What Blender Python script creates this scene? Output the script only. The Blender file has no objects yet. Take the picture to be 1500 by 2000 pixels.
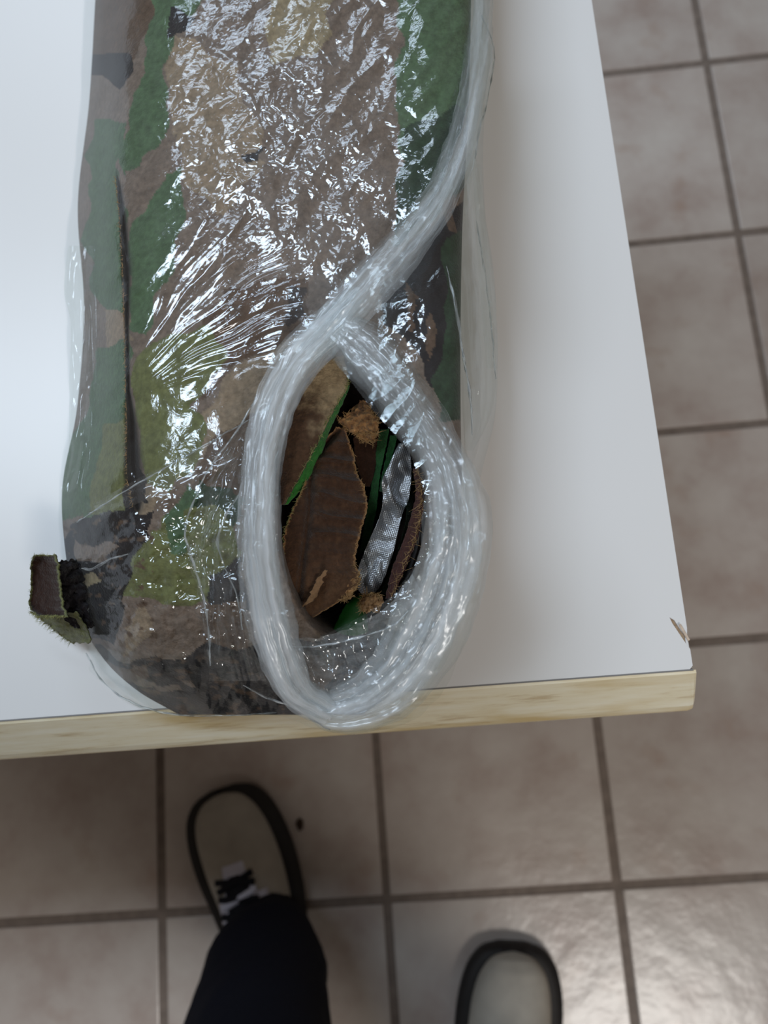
import bpy, bmesh, math, random
import numpy as np
from mathutils import Vector, Matrix

SC = bpy.context.scene
COL = SC.collection
random.seed(7)
rng = np.random.default_rng(11)

# ------------------------------------------------------------------ camera
# pose solved from the square floor tiles (0.30 m) seen in the photograph
F_PX = 1500.0
CAM_R = np.array([[0.99532907, 0.08446761, 0.04674687],
                  [-0.07341961, 0.97671325, -0.20159561],
                  [-0.06268659, 0.19722184, 0.97835267]])
CAM_C = np.array([0.38679867, 0.29363984, 1.0848747])
cam_d = bpy.data.cameras.new('camera')
cam = bpy.data.objects.new('camera', cam_d)
COL.objects.link(cam)
M4 = Matrix([list(CAM_R[i]) + [CAM_C[i]] for i in range(3)] + [[0, 0, 0, 1]])
cam.matrix_world = M4
cam_d.sensor_fit = 'HORIZONTAL'
cam_d.sensor_width = 36.0
cam_d.lens = 36.0 * F_PX / 1500.0
cam_d.clip_start = 0.01
cam_d.dof.use_dof = True
cam_d.dof.focus_distance = 0.315
cam_d.dof.aperture_fstop = 12.0
SC.camera = cam

# ------------------------------------------------------------------ world, lamps, exposure
world = bpy.data.worlds.new('room_light')
SC.world = world
world.use_nodes = True
bg = world.node_tree.nodes['Background']
bg.inputs['Color'].default_value = (1.0, 0.86, 0.74, 1)
bg.inputs['Strength'].default_value = 0.13

def area(name, loc, size, power, color, target):
    d = bpy.data.lights.new(name, 'AREA')
    d.shape = 'RECTANGLE'
    d.size, d.size_y = size
    d.energy = power
    d.color = color
    o = bpy.data.objects.new(name, d)
    COL.objects.link(o)
    o.location = loc
    o.rotation_euler = (Vector(target) - Vector(loc)).to_track_quat('-Z', 'Y').to_euler()
    return o

# fluorescent ceiling fittings: one beyond the table to the left, one behind the person; third lamp is added
area('ceiling_lamp', (-0.60, 1.15, 2.6), (1.20, 0.55), 35, (0.71, 0.85, 1.0), (-0.60, 1.15, 0))
area('ceiling_lamp', (1.10, -1.35, 2.6), (0.9, 0.5), 38, (1.0, 0.955, 0.90), (1.10, -1.35, 0))

area('ceiling_lamp', (-0.45, 2.75, 2.6), (1.20, 0.55), 17, (0.71, 0.85, 1.0), (-0.45, 2.75, 0))  # extra lamp, no known fitting, added for glints on the bag top

vs = SC.view_settings
vs.view_transform = 'Standard'
vs.look = 'None'
vs.gamma = 1.0
vs.use_curve_mapping = False
vs.exposure = 0.0
SC.cycles.transparent_max_bounces = 48
SC.cycles.max_bounces = 10
SC.cycles.sample_clamp_indirect = 6.0

# ------------------------------------------------------------------ helpers
TZ = 0.72          # height of the table top

def at(px, py, z):
    """world points seen at pixels px,py of the 1500x2000 frame, at height z"""
    px, py, z = np.broadcast_arrays(np.asarray(px, float), np.asarray(py, float), np.asarray(z, float))
    d = np.stack([(px - 750) / F_PX, -(py - 1000) / F_PX, -np.ones_like(px)], -1) @ CAM_R.T
    t = (z - CAM_C[2]) / d[..., 2]
    return CAM_C + d * t[..., None]

def to_px(P):
    q = (np.asarray(P) - CAM_C) @ CAM_R
    return 750 + F_PX * q[..., 0] / -q[..., 2], 1000 - F_PX * q[..., 1] / -q[..., 2]

def _hash(ix, iy, seed):
    h = (ix.astype(np.int64) * 374761393 + iy.astype(np.int64) * 668265263 + seed * 982451653) & 0xffffffff
    h = ((h ^ (h >> 13)) * 1274126177) & 0xffffffff
    h = (h ^ (h >> 16)) & 0xffffffff
    return h / 4294967295.0

def noise(x, y, seed=0):
    """smooth gradient noise, about -1..1"""
    x = np.asarray(x, float); y = np.asarray(y, float)
    x, y = np.broadcast_arrays(x, y)
    ix = np.floor(x); iy = np.floor(y)
    fx = x - ix; fy = y - iy
    ux = fx * fx * fx * (fx * (fx * 6 - 15) + 10); uy = fy * fy * fy * (fy * (fy * 6 - 15) + 10)
    def g(a, b):
        an = _hash(ix + a, iy + b, seed) * 2 * math.pi
        return np.cos(an) * (fx - a) + np.sin(an) * (fy - b)
    n0 = g(0, 0) * (1 - ux) + g(1, 0) * ux
    n1 = g(0, 1) * (1 - ux) + g(1, 1) * ux
    return (n0 * (1 - uy) + n1 * uy) * 1.5

def fbm(x, y, seed=0, octs=4):
    s = 0; a = 1.0; t = 0
    for k in range(octs):
        s = s + a * noise(x, y, seed + k * 17); t += a
        x = np.asarray(x) * 2.03 + 5.1; y = np.asarray(y) * 2.03 - 3.7; a *= 0.5
    return s / t

def ridged(x, y, seed=0):
    return 1 - 2 * np.abs(noise(x, y, seed))

def crumple(x, y, lo, hi, n, slope, seed, warp=0.25):
    """flat facets between straight creases, like crushed film; result in metres when x,y are in units of 0.2 mm"""
    rg = np.random.default_rng(seed)
    s = np.zeros(np.broadcast(x, y).shape)
    lm = (lo + hi) * 1.1
    masks = [sstep(-0.25, 0.25, noise(x / lm + 3.3 * j, y / lm, seed + 31 + j)) for j in range(3)]
    wn = noise(x / lm * 1.6, y / lm * 1.6, seed + 40)
    for k in range(n):
        a = rg.uniform(0, math.pi); lam = rg.uniform(lo, hi)
        q = (x * math.cos(a) + y * math.sin(a)) / lam + rg.uniform(0, 9) + warp * wn * (1 if k % 2 else -1)
        m = masks[k % 3] if k % 2 else 1 - masks[(k + 1) % 3]
        s += (np.abs((q % 1.0) - 0.5) * 2 - 0.5) * lam * slope * 0.5 * m
    return s * 0.0002

def sstep(a, b, x):
    t = np.clip((np.asarray(x, float) - a) / (b - a), 0, 1)
    return t * t * (3 - 2 * t)

def in_poly(px, py, poly):
    px = np.asarray(px); py = np.asarray(py)
    c = np.zeros(px.shape, bool)
    n = len(poly)
    for i in range(n):
        x0, y0 = poly[i]; x1, y1 = poly[(i + 1) % n]
        if y0 == y1: continue
        cond = ((y0 > py) != (y1 > py)) & (px < (x1 - x0) * (py - y0) / (y1 - y0) + x0)
        c ^= cond
    return c

def make_mesh(name, V, Fq, mat, parent=None, smooth=True, color=None):
    """one mesh object from vertex and quad/tri arrays"""
    V = np.asarray(V, np.float32).reshape(-1, 3)
    me = bpy.data.meshes.new(name)
    if isinstance(Fq, np.ndarray):
        k = Fq.shape[1]
        me.vertices.add(len(V)); me.vertices.foreach_set('co', V.ravel())
        me.loops.add(Fq.size); me.loops.foreach_set('vertex_index', Fq.astype(np.int32).ravel())
        me.polygons.add(len(Fq))
        me.polygons.foreach_set('loop_start', np.arange(0, Fq.size, k, dtype=np.int32))
        me.update(calc_edges=True)
    else:
        me.from_pydata([tuple(map(float, v)) for v in V], [], [tuple(map(int, f)) for f in Fq])
    me.validate()
    if smooth:
        me.polygons.foreach_set('use_smooth', np.ones(len(me.polygons), bool))
    if color is not None:
        ca = me.color_attributes.new('Col', 'FLOAT_COLOR', 'POINT')
        c = np.ones((len(V), 4), np.float32); c[:, :3] = np.asarray(color).reshape(-1, 3)
        ca.data.foreach_set('color', c.ravel())
    if mat is not None:
        me.materials.append(mat)
    o = bpy.data.objects.new(name, me)
    COL.objects.link(o)
    if parent is not None:
        o.parent = parent
    return o

def grid_faces(nr, nc, mask=None, closed=False, off=0):
    r = np.arange(nr - 1)[:, None]; c = np.arange(nc if closed else nc - 1)[None, :]
    a = r * nc + c; b = r * nc + (c + 1) % nc
    f = np.stack([a, b, b + nc, a + nc], -1)
    if mask is not None:
        f = f[mask[:nr - 1, :f.shape[1]]]
    return f.reshape(-1, 4) + off

def bm_obj(name, bm, mat, parent=None, smooth=False):
    me = bpy.data.meshes.new(name); bm.to_mesh(me); bm.free()
    if smooth:
        me.polygons.foreach_set('use_smooth', np.ones(len(me.polygons), bool))
    me.materials.append(mat)
    o = bpy.data.objects.new(name, me); COL.objects.link(o)
    if parent is not None: o.parent = parent
    return o

def box_bm(x0, x1, y0, y1, z0, z1, bev=0.0, seg=2):
    bm = bmesh.new()
    bmesh.ops.create_cube(bm, size=1)
    for v in bm.verts:
        v.co = Vector((x0 if v.co.x < 0 else x1, y0 if v.co.y < 0 else y1, z0 if v.co.z < 0 else z1))
    if bev:
        bmesh.ops.bevel(bm, geom=list(bm.edges), offset=bev, segments=seg, affect='EDGES', profile=0.5)
    return bm

def empty(name, loc=(0, 0, 0)):
    o = bpy.data.objects.new(name, None); COL.objects.link(o); o.location = loc
    o.empty_display_size = 0.02
    return o

def tag(o, label=None, cat=None, group=None, kind=None):
    if label: o['label'] = label
    if cat: o['category'] = cat
    if group: o['group'] = group
    if kind: o['kind'] = kind
    return o

def adopt(child, parent):
    """parent keeping world coordinates (all parents have pure translations)"""
    child.parent = parent
    child.matrix_parent_inverse = Matrix.Translation(parent.location).inverted()
    return child

def crom(keys, ts, n):
    """Catmull-Rom interpolation of rows keys at parameters ts, n even samples; returns array"""
    keys = np.asarray(keys, float); ts = np.asarray(ts, float)
    t = np.linspace(ts[0], ts[-1], n) if np.ndim(n) == 0 else np.asarray(n, float)
    m = np.zeros_like(keys)
    for i in range(len(ts)):
        if i == 0: m[i] = (keys[1] - keys[0]) / (ts[1] - ts[0])
        elif i == len(ts) - 1: m[i] = (keys[-1] - keys[-2]) / (ts[-1] - ts[-2])
        else: m[i] = (keys[i + 1] - keys[i - 1]) / (ts[i + 1] - ts[i - 1])
    i = np.clip(np.searchsorted(ts, t, side='right') - 1, 0, len(ts) - 2)
    h = (ts[i + 1] - ts[i]); s = (t - ts[i]) / h
    sh = (slice(None),) + (None,) * (keys.ndim - 1)
    s = s[sh]; h = h[sh]
    return ((2*s**3 - 3*s**2 + 1) * keys[i] + (s**3 - 2*s**2 + s) * h * m[i]
            + (-2*s**3 + 3*s**2) * keys[i+1] + (s**3 - s**2) * h * m[i+1])

# ------------------------------------------------------------------ materials
def new_mat(name):
    m = bpy.data.materials.new(name); m.use_nodes = True
    nt = m.node_tree; nt.nodes.clear()
    out = nt.nodes.new('ShaderNodeOutputMaterial')
    return m, nt, out

def N(nt, t, **kw):
    n = nt.nodes.new(t)
    for k, v in kw.items():
        if k in n.inputs.keys(): n.inputs[k].default_value = v
        else: setattr(n, k, v)
    return n

def ramp(nt, fac, stops):
    r = nt.nodes.new('ShaderNodeValToRGB')
    e = r.color_ramp.elements
    while len(e) < len(stops): e.new(0.5)
    for i, (p, c) in enumerate(stops):
        e[i].position = p; e[i].color = c if len(c) == 4 else (*c, 1)
    nt.links.new(fac, r.inputs[0])
    return r

def principled(name, color, rough=0.5, spec=0.5, noise_scale=None, noise_amt=0.15, bump=0.0, bump_scale=200, sheen=0.0, attr=None):
    m, nt, out = new_mat(name)
    p = N(nt, 'ShaderNodeBsdfPrincipled')
    p.inputs['Roughness'].default_value = rough
    p.inputs['Specular IOR Level'].default_value = spec
    p.inputs['Sheen Weight'].default_value = sheen
    nt.links.new(p.outputs[0], out.inputs[0])
    tc = N(nt, 'ShaderNodeTexCoord')
    src = None
    if attr:
        a = N(nt, 'ShaderNodeVertexColor'); a.layer_name = attr
        src = a.outputs['Color']
    if noise_scale:
        nz = N(nt, 'ShaderNodeTexNoise'); nz.inputs['Scale'].default_value = noise_scale; nz.inputs['Detail'].default_value = 6
        nt.links.new(tc.outputs['Object'], nz.inputs['Vector'])
        mp = N(nt, 'ShaderNodeMapRange')
        mp.inputs['From Min'].default_value = 0.25; mp.inputs['From Max'].default_value = 0.75
        mp.inputs['To Min'].default_value = 1 - noise_amt; mp.inputs['To Max'].default_value = 1 + noise_amt
        nt.links.new(nz.outputs['Fac'], mp.inputs['Value'])
        mx = N(nt, 'ShaderNodeMix'); mx.data_type = 'RGBA'; mx.blend_type = 'MULTIPLY'
        mx.inputs['Factor'].default_value = 1
        if src is not None: nt.links.new(src, mx.inputs['A'])
        else: mx.inputs['A'].default_value = (*color, 1)
        cb = N(nt, 'ShaderNodeCombineColor')
        for k in range(3): nt.links.new(mp.outputs[0], cb.inputs[k])
        nt.links.new(cb.outputs[0], mx.inputs['B'])
        nt.links.new(mx.outputs['Result'], p.inputs['Base Color'])
    elif src is not None:
        nt.links.new(src, p.inputs['Base Color'])
    else:
        p.inputs['Base Color'].default_value = (*color, 1)
    if bump:
        nb = N(nt, 'ShaderNodeTexNoise'); nb.inputs['Scale'].default_value = bump_scale; nb.inputs['Detail'].default_value = 4
        nt.links.new(tc.outputs['Object'], nb.inputs['Vector'])
        b = N(nt, 'ShaderNodeBump'); b.inputs['Strength'].default_value = bump; b.inputs['Distance'].default_value = 0.001
        nt.links.new(nb.outputs['Fac'], b.inputs['Height']); nt.links.new(b.outputs[0], p.inputs['Normal'])
    return m

def srgb(r, g, b):
    f = lambda c: (c / 255 / 12.92) if c / 255 <= 0.04045 else ((c / 255 + 0.055) / 1.055) ** 2.4
    return (f(r), f(g), f(b))

# floor tile: mottled beige ceramic with faint rusty stains
def tile_material():
    m, nt, out = new_mat('ceramic_tile')
    p = N(nt, 'ShaderNodeBsdfPrincipled'); nt.links.new(p.outputs[0], out.inputs[0])
    geo = N(nt, 'ShaderNodeNewGeometry'); oi = N(nt, 'ShaderNodeObjectInfo')
    n1 = N(nt, 'ShaderNodeTexNoise'); n1.inputs['Scale'].default_value = 9; n1.inputs['Detail'].default_value = 5; n1.inputs['Roughness'].default_value = 0.6
    nt.links.new(geo.outputs['Position'], n1.inputs['Vector'])
    r1 = ramp(nt, n1.outputs['Fac'], [(0.30, srgb(162, 147, 139)), (0.5, srgb(178, 168, 161)), (0.72, srgb(189, 182, 175))])
    n2 = N(nt, 'ShaderNodeTexNoise'); n2.inputs['Scale'].default_value = 14; n2.inputs['Detail'].default_value = 3
    mv = N(nt, 'ShaderNodeVectorMath'); mv.operation = 'ADD'; mv.inputs[1].default_value = (7, 3, 1)
    nt.links.new(geo.outputs['Position'], mv.inputs[0]); nt.links.new(mv.outputs[0], n2.inputs['Vector'])
    r2 = ramp(nt, n2.outputs['Fac'], [(0.60, (0, 0, 0)), (0.76, (1, 1, 1))])
    sc = N(nt, 'ShaderNodeMath'); sc.operation = 'MULTIPLY'; sc.inputs[1].default_value = 0.45
    nt.links.new(r2.outputs[0], sc.inputs[0])
    mx = N(nt, 'ShaderNodeMix'); mx.data_type = 'RGBA'
    nt.links.new(sc.outputs[0], mx.inputs['Factor']); nt.links.new(r1.outputs[0], mx.inputs['A'])
    mx.inputs['B'].default_value = (*srgb(150, 122, 104), 1)
    hv = N(nt, 'ShaderNodeHueSaturation')
    mr = N(nt, 'ShaderNodeMapRange'); mr.inputs['To Min'].default_value = 0.94; mr.inputs['To Max'].default_value = 1.05
    nt.links.new(oi.outputs['Random'], mr.inputs['Value']); nt.links.new(mr.outputs[0], hv.inputs['Value'])
    nt.links.new(mx.outputs['Result'], hv.inputs['Color']); nt.links.new(hv.outputs[0], p.inputs['Base Color'])
    p.inputs['Roughness'].default_value = 0.25
    nb = N(nt, 'ShaderNodeTexNoise'); nb.inputs['Scale'].default_value = 30; nb.inputs['Detail'].default_value = 3
    nt.links.new(geo.outputs['Position'], nb.inputs['Vector'])
    b = N(nt, 'ShaderNodeBump'); b.inputs['Strength'].default_value = 0.25; b.inputs['Distance'].default_value = 0.004
    nt.links.new(nb.outputs['Fac'], b.inputs['Height']); nt.links.new(b.outputs[0], p.inputs['Normal'])
    return m

# pale wood of the table lip with worn patches and streaks along the edge
def wood_material():
    m, nt, out = new_mat('pale_wood')
    p = N(nt, 'ShaderNodeBsdfPrincipled'); nt.links.new(p.outputs[0], out.inputs[0])
    tc = N(nt, 'ShaderNodeTexCoord')
    mp = N(nt, 'ShaderNodeMapping'); mp.inputs['Scale'].default_value = (9, 90, 90)
    nt.links.new(tc.outputs['Object'], mp.inputs['Vector'])
    n1 = N(nt, 'ShaderNodeTexNoise'); n1.inputs['Scale'].default_value = 3; n1.inputs['Detail'].default_value = 6; n1.inputs['Roughness'].default_value = 0.65
    nt.links.new(mp.outputs[0], n1.inputs['Vector'])
    r1 = ramp(nt, n1.outputs['Fac'], [(0.30, srgb(192, 172, 138)), (0.45, srgb(222, 212, 184)), (0.7, srgb(230, 224, 204))])
    mp2 = N(nt, 'ShaderNodeMapping'); mp2.inputs['Scale'].default_value = (1, 5, 5)
    nt.links.new(tc.outputs['Object'], mp2.inputs['Vector'])
    n2 = N(nt, 'ShaderNodeTexNoise'); n2.inputs['Scale'].default_value = 14; n2.inputs['Detail'].default_value = 3
    nt.links.new(mp2.outputs[0], n2.inputs['Vector'])
    r2 = ramp(nt, n2.outputs['Fac'], [(0.50, (0, 0, 0)), (0.70, (0.8, 0.8, 0.8))])
    mx = N(nt, 'ShaderNodeMix'); mx.data_type = 'RGBA'; mx.blend_type = 'MULTIPLY'
    nt.links.new(r2.outputs[0], mx.inputs['Factor']); nt.links.new(r1.outputs[0], mx.inputs['A'])
    mx.inputs['B'].default_value = (*srgb(222, 200, 150), 1)
    nt.links.new(mx.outputs['Result'], p.inputs['Base Color'])
    p.inputs['Roughness'].default_value = 0.45
    return m

# thin clear plastic film: mostly see-through, mirror-like at glancing angles, a trace of milky haze
def film_material(name, haze=0.04, gloss=0.10, rough=0.10, bump=0.25, tint=(0.97, 0.985, 0.985), streak=None, scale=260):
    m, nt, out = new_mat(name)
    tc = N(nt, 'ShaderNodeTexCoord')
    tr = N(nt, 'ShaderNodeBsdfTransparent'); tr.inputs['Color'].default_value = (*tint, 1)
    gl = N(nt, 'ShaderNodeBsdfGlossy'); gl.inputs['Roughness'].default_value = rough
    gl.inputs['Color'].default_value = (0.95, 0.97, 1.0, 1)
    df = N(nt, 'ShaderNodeBsdfDiffuse'); df.inputs['Color'].default_value = (0.86, 0.89, 0.92, 1)
    tl = N(nt, 'ShaderNodeBsdfTranslucent'); tl.inputs['Color'].default_value = (0.86, 0.89, 0.92, 1)
    hz = N(nt, 'ShaderNodeMixShader'); hz.inputs[0].default_value = 0.4
    nt.links.new(df.outputs[0], hz.inputs[1]); nt.links.new(tl.outputs[0], hz.inputs[2])
    nz = N(nt, 'ShaderNodeTexNoise'); nz.inputs['Scale'].default_value = scale; nz.inputs['Detail'].default_value = 3
    nz.inputs['Distortion'].default_value = 1.2
    nt.links.new(tc.outputs['Object'], nz.inputs['Vector'])
    b = N(nt, 'ShaderNodeBump'); b.inputs['Strength'].default_value = bump; b.inputs['Distance'].default_value = 0.0012
    nt.links.new(nz.outputs['Fac'], b.inputs['Height'])
    nt.links.new(b.outputs[0], gl.inputs['Normal'])
    lw = N(nt, 'ShaderNodeLayerWeight'); lw.inputs['Blend'].default_value = 0.5
    pw = N(nt, 'ShaderNodeMath'); pw.operation = 'POWER'; pw.inputs[1].default_value = 4.5
    nt.links.new(lw.outputs['Facing'], pw.inputs[0])
    mr = N(nt, 'ShaderNodeMapRange'); mr.inputs['To Min'].default_value = gloss; mr.inputs['To Max'].default_value = 0.24
    nt.links.new(pw.outputs[0], mr.inputs['Value'])
    m1 = N(nt, 'ShaderNodeMixShader')
    if streak:
        a = N(nt, 'ShaderNodeVertexColor'); a.layer_name = 'Col'
        mm = N(nt, 'ShaderNodeMath'); mm.operation = 'MULTIPLY'; mm.inputs[1].default_value = haze
        sp = N(nt, 'ShaderNodeSeparateColor'); nt.links.new(a.outputs['Color'], sp.inputs[0])
        nt.links.new(sp.outputs[0], mm.inputs[0]); nt.links.new(mm.outputs[0], m1.inputs[0])
    else:
        m1.inputs[0].default_value = haze
    nt.links.new(tr.outputs[0], m1.inputs[1]); nt.links.new(hz.outputs[0], m1.inputs[2])
    m2 = N(nt, 'ShaderNodeMixShader')
    nt.links.new(mr.outputs[0], m2.inputs[0]); nt.links.new(m1.outputs[0], m2.inputs[1]); nt.links.new(gl.outputs[0], m2.inputs[2])
    nt.links.new(m2.outputs[0], out.inputs[0])
    return m

MAT = {}
MAT['tile'] = tile_material()
MAT['grout'] = principled('grout', srgb(118, 107, 99), 0.8, 0.2, 60, 0.2)
MAT['laminate'] = principled('white_laminate', srgb(221, 220, 219), 0.33, 0.4, 3, 0.02)
MAT['wood'] = wood_material()
MAT['dark_seam'] = principled('seam', srgb(120, 118, 116), 0.6)
MAT['chipboard'] = principled('chipboard', srgb(150, 128, 104), 0.85, 0.2, 900, 0.35)
MAT['chip_sliver'] = principled('chip_sliver', srgb(196, 178, 160), 0.8, 0.2, 600, 0.2)
MAT['metal_leg'] = principled('painted_steel', srgb(150, 152, 155), 0.4, 0.5, 20, 0.05)
MAT['camo'] = principled('camouflage_print', (0.2, 0.2, 0.2), 0.85, 0.15, 420, 0.30, bump=0.6, bump_scale=900, sheen=0.1, attr='Col')
MAT['leaf'] = principled('brushed_fabric', (0.2, 0.2, 0.2), 0.9, 0.1, 500, 0.30, bump=0.7, bump_scale=1100, sheen=0.15, attr='Col')
MAT['fray'] = principled('frayed_fibre', srgb(176, 142, 98), 0.9, 0.1, 300, 0.3)
MAT['fray_green'] = principled('frayed_green_fibre', srgb(146, 146, 96), 0.9, 0.1, 300, 0.3)
MAT['green_glossy'] = principled('green_coating', srgb(38, 104, 40), 0.42, 0.4, 120, 0.3)
MAT['film'] = film_material('clear_film', haze=0.035, gloss=0.085, rough=0.11, bump=0.10, streak=True, scale=420)
MAT['film_loose'] = film_material('loose_film', haze=0.012, gloss=0.04, rough=0.12, bump=0.1, scale=140, tint=(0.95, 0.965, 0.95))
MAT['handle'] = film_material('gathered_film', haze=0.36, gloss=0.045, rough=0.24, bump=0.05, streak=True, scale=320)
MAT['trousers'] = principled('navy_cloth', srgb(17, 18, 27), 0.9, 0.15, 300, 0.15, bump=0.3, bump_scale=1500)
MAT['shoe'] = principled('shoe_suede', srgb(158, 152, 142), 0.8, 0.2, 40, 0.12)
MAT['shoe_trim'] = principled('shoe_trim', srgb(190, 190, 205), 0.6, 0.3, 60, 0.05)
MAT['sole'] = principled('black_rubber', srgb(30, 27, 26), 0.6, 0.3, 80, 0.2)
MAT['lace'] = principled('black_lace', srgb(22, 22, 28), 0.8, 0.2)
MAT['crumb'] = principled('dry_crumb', srgb(62, 50, 42), 0.9, 0.1, 300, 0.3)

def silver_material():
    m, nt, out = new_mat('silver_sheet')
    p = N(nt, 'ShaderNodeBsdfPrincipled'); nt.links.new(p.outputs[0], out.inputs[0])
    p.inputs['Base Color'].default_value = (*srgb(190, 192, 196), 1)
    p.inputs['Metallic'].default_value = 0.75; p.inputs['Roughness'].default_value = 0.33
    tc = N(nt, 'ShaderNodeTexCoord')
    hs = []
    for ang in (0.35, 0.35 + math.pi / 2):
        mp = N(nt, 'ShaderNodeMapping'); mp.inputs['Rotation'].default_value = (0, 0, ang)
        nt.links.new(tc.outputs['Object'], mp.inputs['Vector'])
        w = N(nt, 'ShaderNodeTexWave'); w.inputs['Scale'].default_value = 420
        nt.links.new(mp.outputs[0], w.inputs['Vector']); hs.append(w)
    ad = N(nt, 'ShaderNodeMath'); ad.operation = 'ADD'
    nt.links.new(hs[0].outputs['Fac'], ad.inputs[0]); nt.links.new(hs[1].outputs['Fac'], ad.inputs[1])
    b = N(nt, 'ShaderNodeBump'); b.inputs['Strength'].default_value = 0.35; b.inputs['Distance'].default_value = 0.0004
    nt.links.new(ad.outputs[0], b.inputs['Height']); nt.links.new(b.outputs[0], p.inputs['Normal'])
    return m
MAT['silver'] = silver_material()

# ------------------------------------------------------------------ floor: grout bed and separate tiles
TILE = 0.30
GX0, GX1, GY0, GY1 = -4, 8, -4, 8
fb = box_bm(GX0 * TILE, GX1 * TILE, GY0 * TILE, GY1 * TILE, -0.05, -0.0022)
floor = bm_obj('floor', fb, MAT['grout'])
tag(floor, 'beige ceramic tile floor with brown grout joints', None, None, 'structure')
tb = box_bm(-TILE / 2 + 0.0054, TILE / 2 - 0.0054, -TILE / 2 + 0.0054, TILE / 2 - 0.0054, -0.008, 0.0, 0.0018, 2)
tile0 = bm_obj('tile', tb, MAT['tile'], floor)
tile0.location = ((GX0 + 0.5) * TILE, (GY0 + 0.5) * TILE, 0)
for i in range(GX0, GX1):
    for j in range(GY0, GY1):
        if (i, j) == (GX0, GY0): continue
        t = tile0.copy(); COL.objects.link(t); t.parent = floor
        t.location = ((i + 0.5) * TILE + random.uniform(-.0008, .0008), (j + 0.5) * TILE + random.uniform(-.0008, .0008), random.uniform(-.0004, .0002))

# ------------------------------------------------------------------ table
TX0, TX1, TY0, TY1 = -0.70, 0.5045, 0.2835, 0.98     # white top
TH = 0.026
table = empty('table', (-0.1, 0.63, 0))
tag(table, 'white laminate table with pale worn wood front edge under the plastic bag', 'table')
# notch broken out of the right edge near the front corner
cx0, cy0 = TX1, 0.2985
outline = [(TX0, TY0), (TX1 - 0.002, TY0), (TX1, TY0 + 0.002), (TX1, cy0 - 0.0055), (TX1 - 0.0012, cy0 - 0.0035), (TX1 - 0.0035, cy0 + 0.001),
           (TX1 - 0.0062, cy0 + 0.0065), (TX1 - 0.0072, cy0 + 0.0095), (TX1 - 0.0052, cy0 + 0.0080), (TX1 - 0.0028, cy0 + 0.0030), (TX1 - 0.0006, cy0 - 0.0005), (TX1, cy0 + 0.004), (TX1, TY1), (TX0, TY1)]
bm = bmesh.new()
vs0 = [bm.verts.new((x, y, TZ)) for x, y in outline]
f = bm.faces.new(vs0)
r = bmesh.ops.extrude_face_region(bm, geom=[f])
for v in [g for g in r['geom'] if isinstance(g, bmesh.types.BMVert)]: v.co.z = TZ - 0.0012
bmesh.ops.recalc_face_normals(bm, faces=bm.faces)
adopt(bm_obj('laminate_top', bm, MAT['laminate']), table)
adopt(bm_obj('chipboard_core', box_bm(TX0, TX1 - 0.0012, TY0 + 0.0002, TY1, TZ - TH, TZ - 0.0013), MAT['chipboard']), table)
adopt(bm_obj('side_edging', box_bm(TX1 - 0.0011, TX1 + 0.0002, TY0 + 0.0002, TY1, TZ - TH, TZ - 0.0014, 0.0003), MAT['laminate']), table)
o = bm_obj('laminate_flake', box_bm(-0.0006, 0.0006, -0.0042, 0.0042, 0, 0.0006, 0.00025), MAT['chip_sliver'])
o.location = (TX1 - 0.0016, cy0 + 0.0022, TZ + 0.0002); o.rotation_euler = (0.1, -0.35, 0.38)
adopt(o, table)
# sloping pale wood lip along the front (profile in Y,Z swept along X, rounded at the corner)
prof = [(TY0 + 0.0001, TZ - 0.0002), (TY0 - 0.0015, TZ - 0.0006), (TY0 - 0.0165, TZ - 0.0150), (TY0 - 0.0186, TZ - 0.0178), (TY0 - 0.0192, TZ - 0.0205), (TY0 - 0.0180, TZ - TH), (TY0 + 0.0001, TZ - TH)]
xs = list(np.linspace(TX0, TX1 - 0.004, 40)) + [TX1 - 0.0015, TX1 + 0.0005, TX1 + 0.0012]
V = []
for k, x in enumerate(xs):
    sh = [0, 0, 0.0006, 0.0022][max(0, k - len(xs) + 4)]
    for (y, z) in prof:
        q = (TY0 - y) / 0.019
        V.append((x + 0.0022 * q * (k >= len(xs) - 3), y + sh * q, z))
npf = len(prof)
Fs = [tuple(int(i) for i in fc) for fc in grid_faces(len(xs), npf, closed=True)]
Fs += [tuple(range(npf))[::-1], tuple((len(xs) - 1) * npf + i for i in range(npf))]
adopt(make_mesh('wooden_edge', V, Fs, MAT['wood'], smooth=False), table)
adopt(bm_obj('edge_seam', box_bm(TX0, TX1, TY0 - 0.0002, TY0 + 0.0005, TZ - 0.0015, TZ + 0.00008), MAT['dark_seam']), table)
for lx, ly in ((TX0 + 0.06, TY0 + 0.10), (TX1 - 0.06, TY0 + 0.10), (TX0 + 0.06, TY1 - 0.06), (TX1 - 0.06, TY1 - 0.06)):
    adopt(bm_obj('leg', box_bm(lx - 0.018, lx + 0.018, ly - 0.018, ly + 0.018, 0, TZ - TH, 0.002), MAT['metal_leg']), table)
for y in (TY0 + 0.10, TY1 - 0.06):
    adopt(bm_obj('apron', box_bm(TX0 + 0.078, TX1 - 0.078, y - 0.010, y + 0.010, TZ - TH - 0.05, TZ - TH - 0.0002, 0.001), MAT['metal_leg']), table)

# ------------------------------------------------------------------ folded camouflage net (the bundle)
TAN = srgb(136, 118, 98); TAUPE = srgb(113, 98, 87); BROWN = srgb(88, 69, 55); DARK = srgb(44, 32, 27)
BLACK = srgb(26, 23, 26); GREEN = srgb(74, 96, 68); OLIVE = srgb(101, 104, 64); DGREEN = srgb(38, 58, 40); KHAKI = srgb(142, 127, 100)

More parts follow.
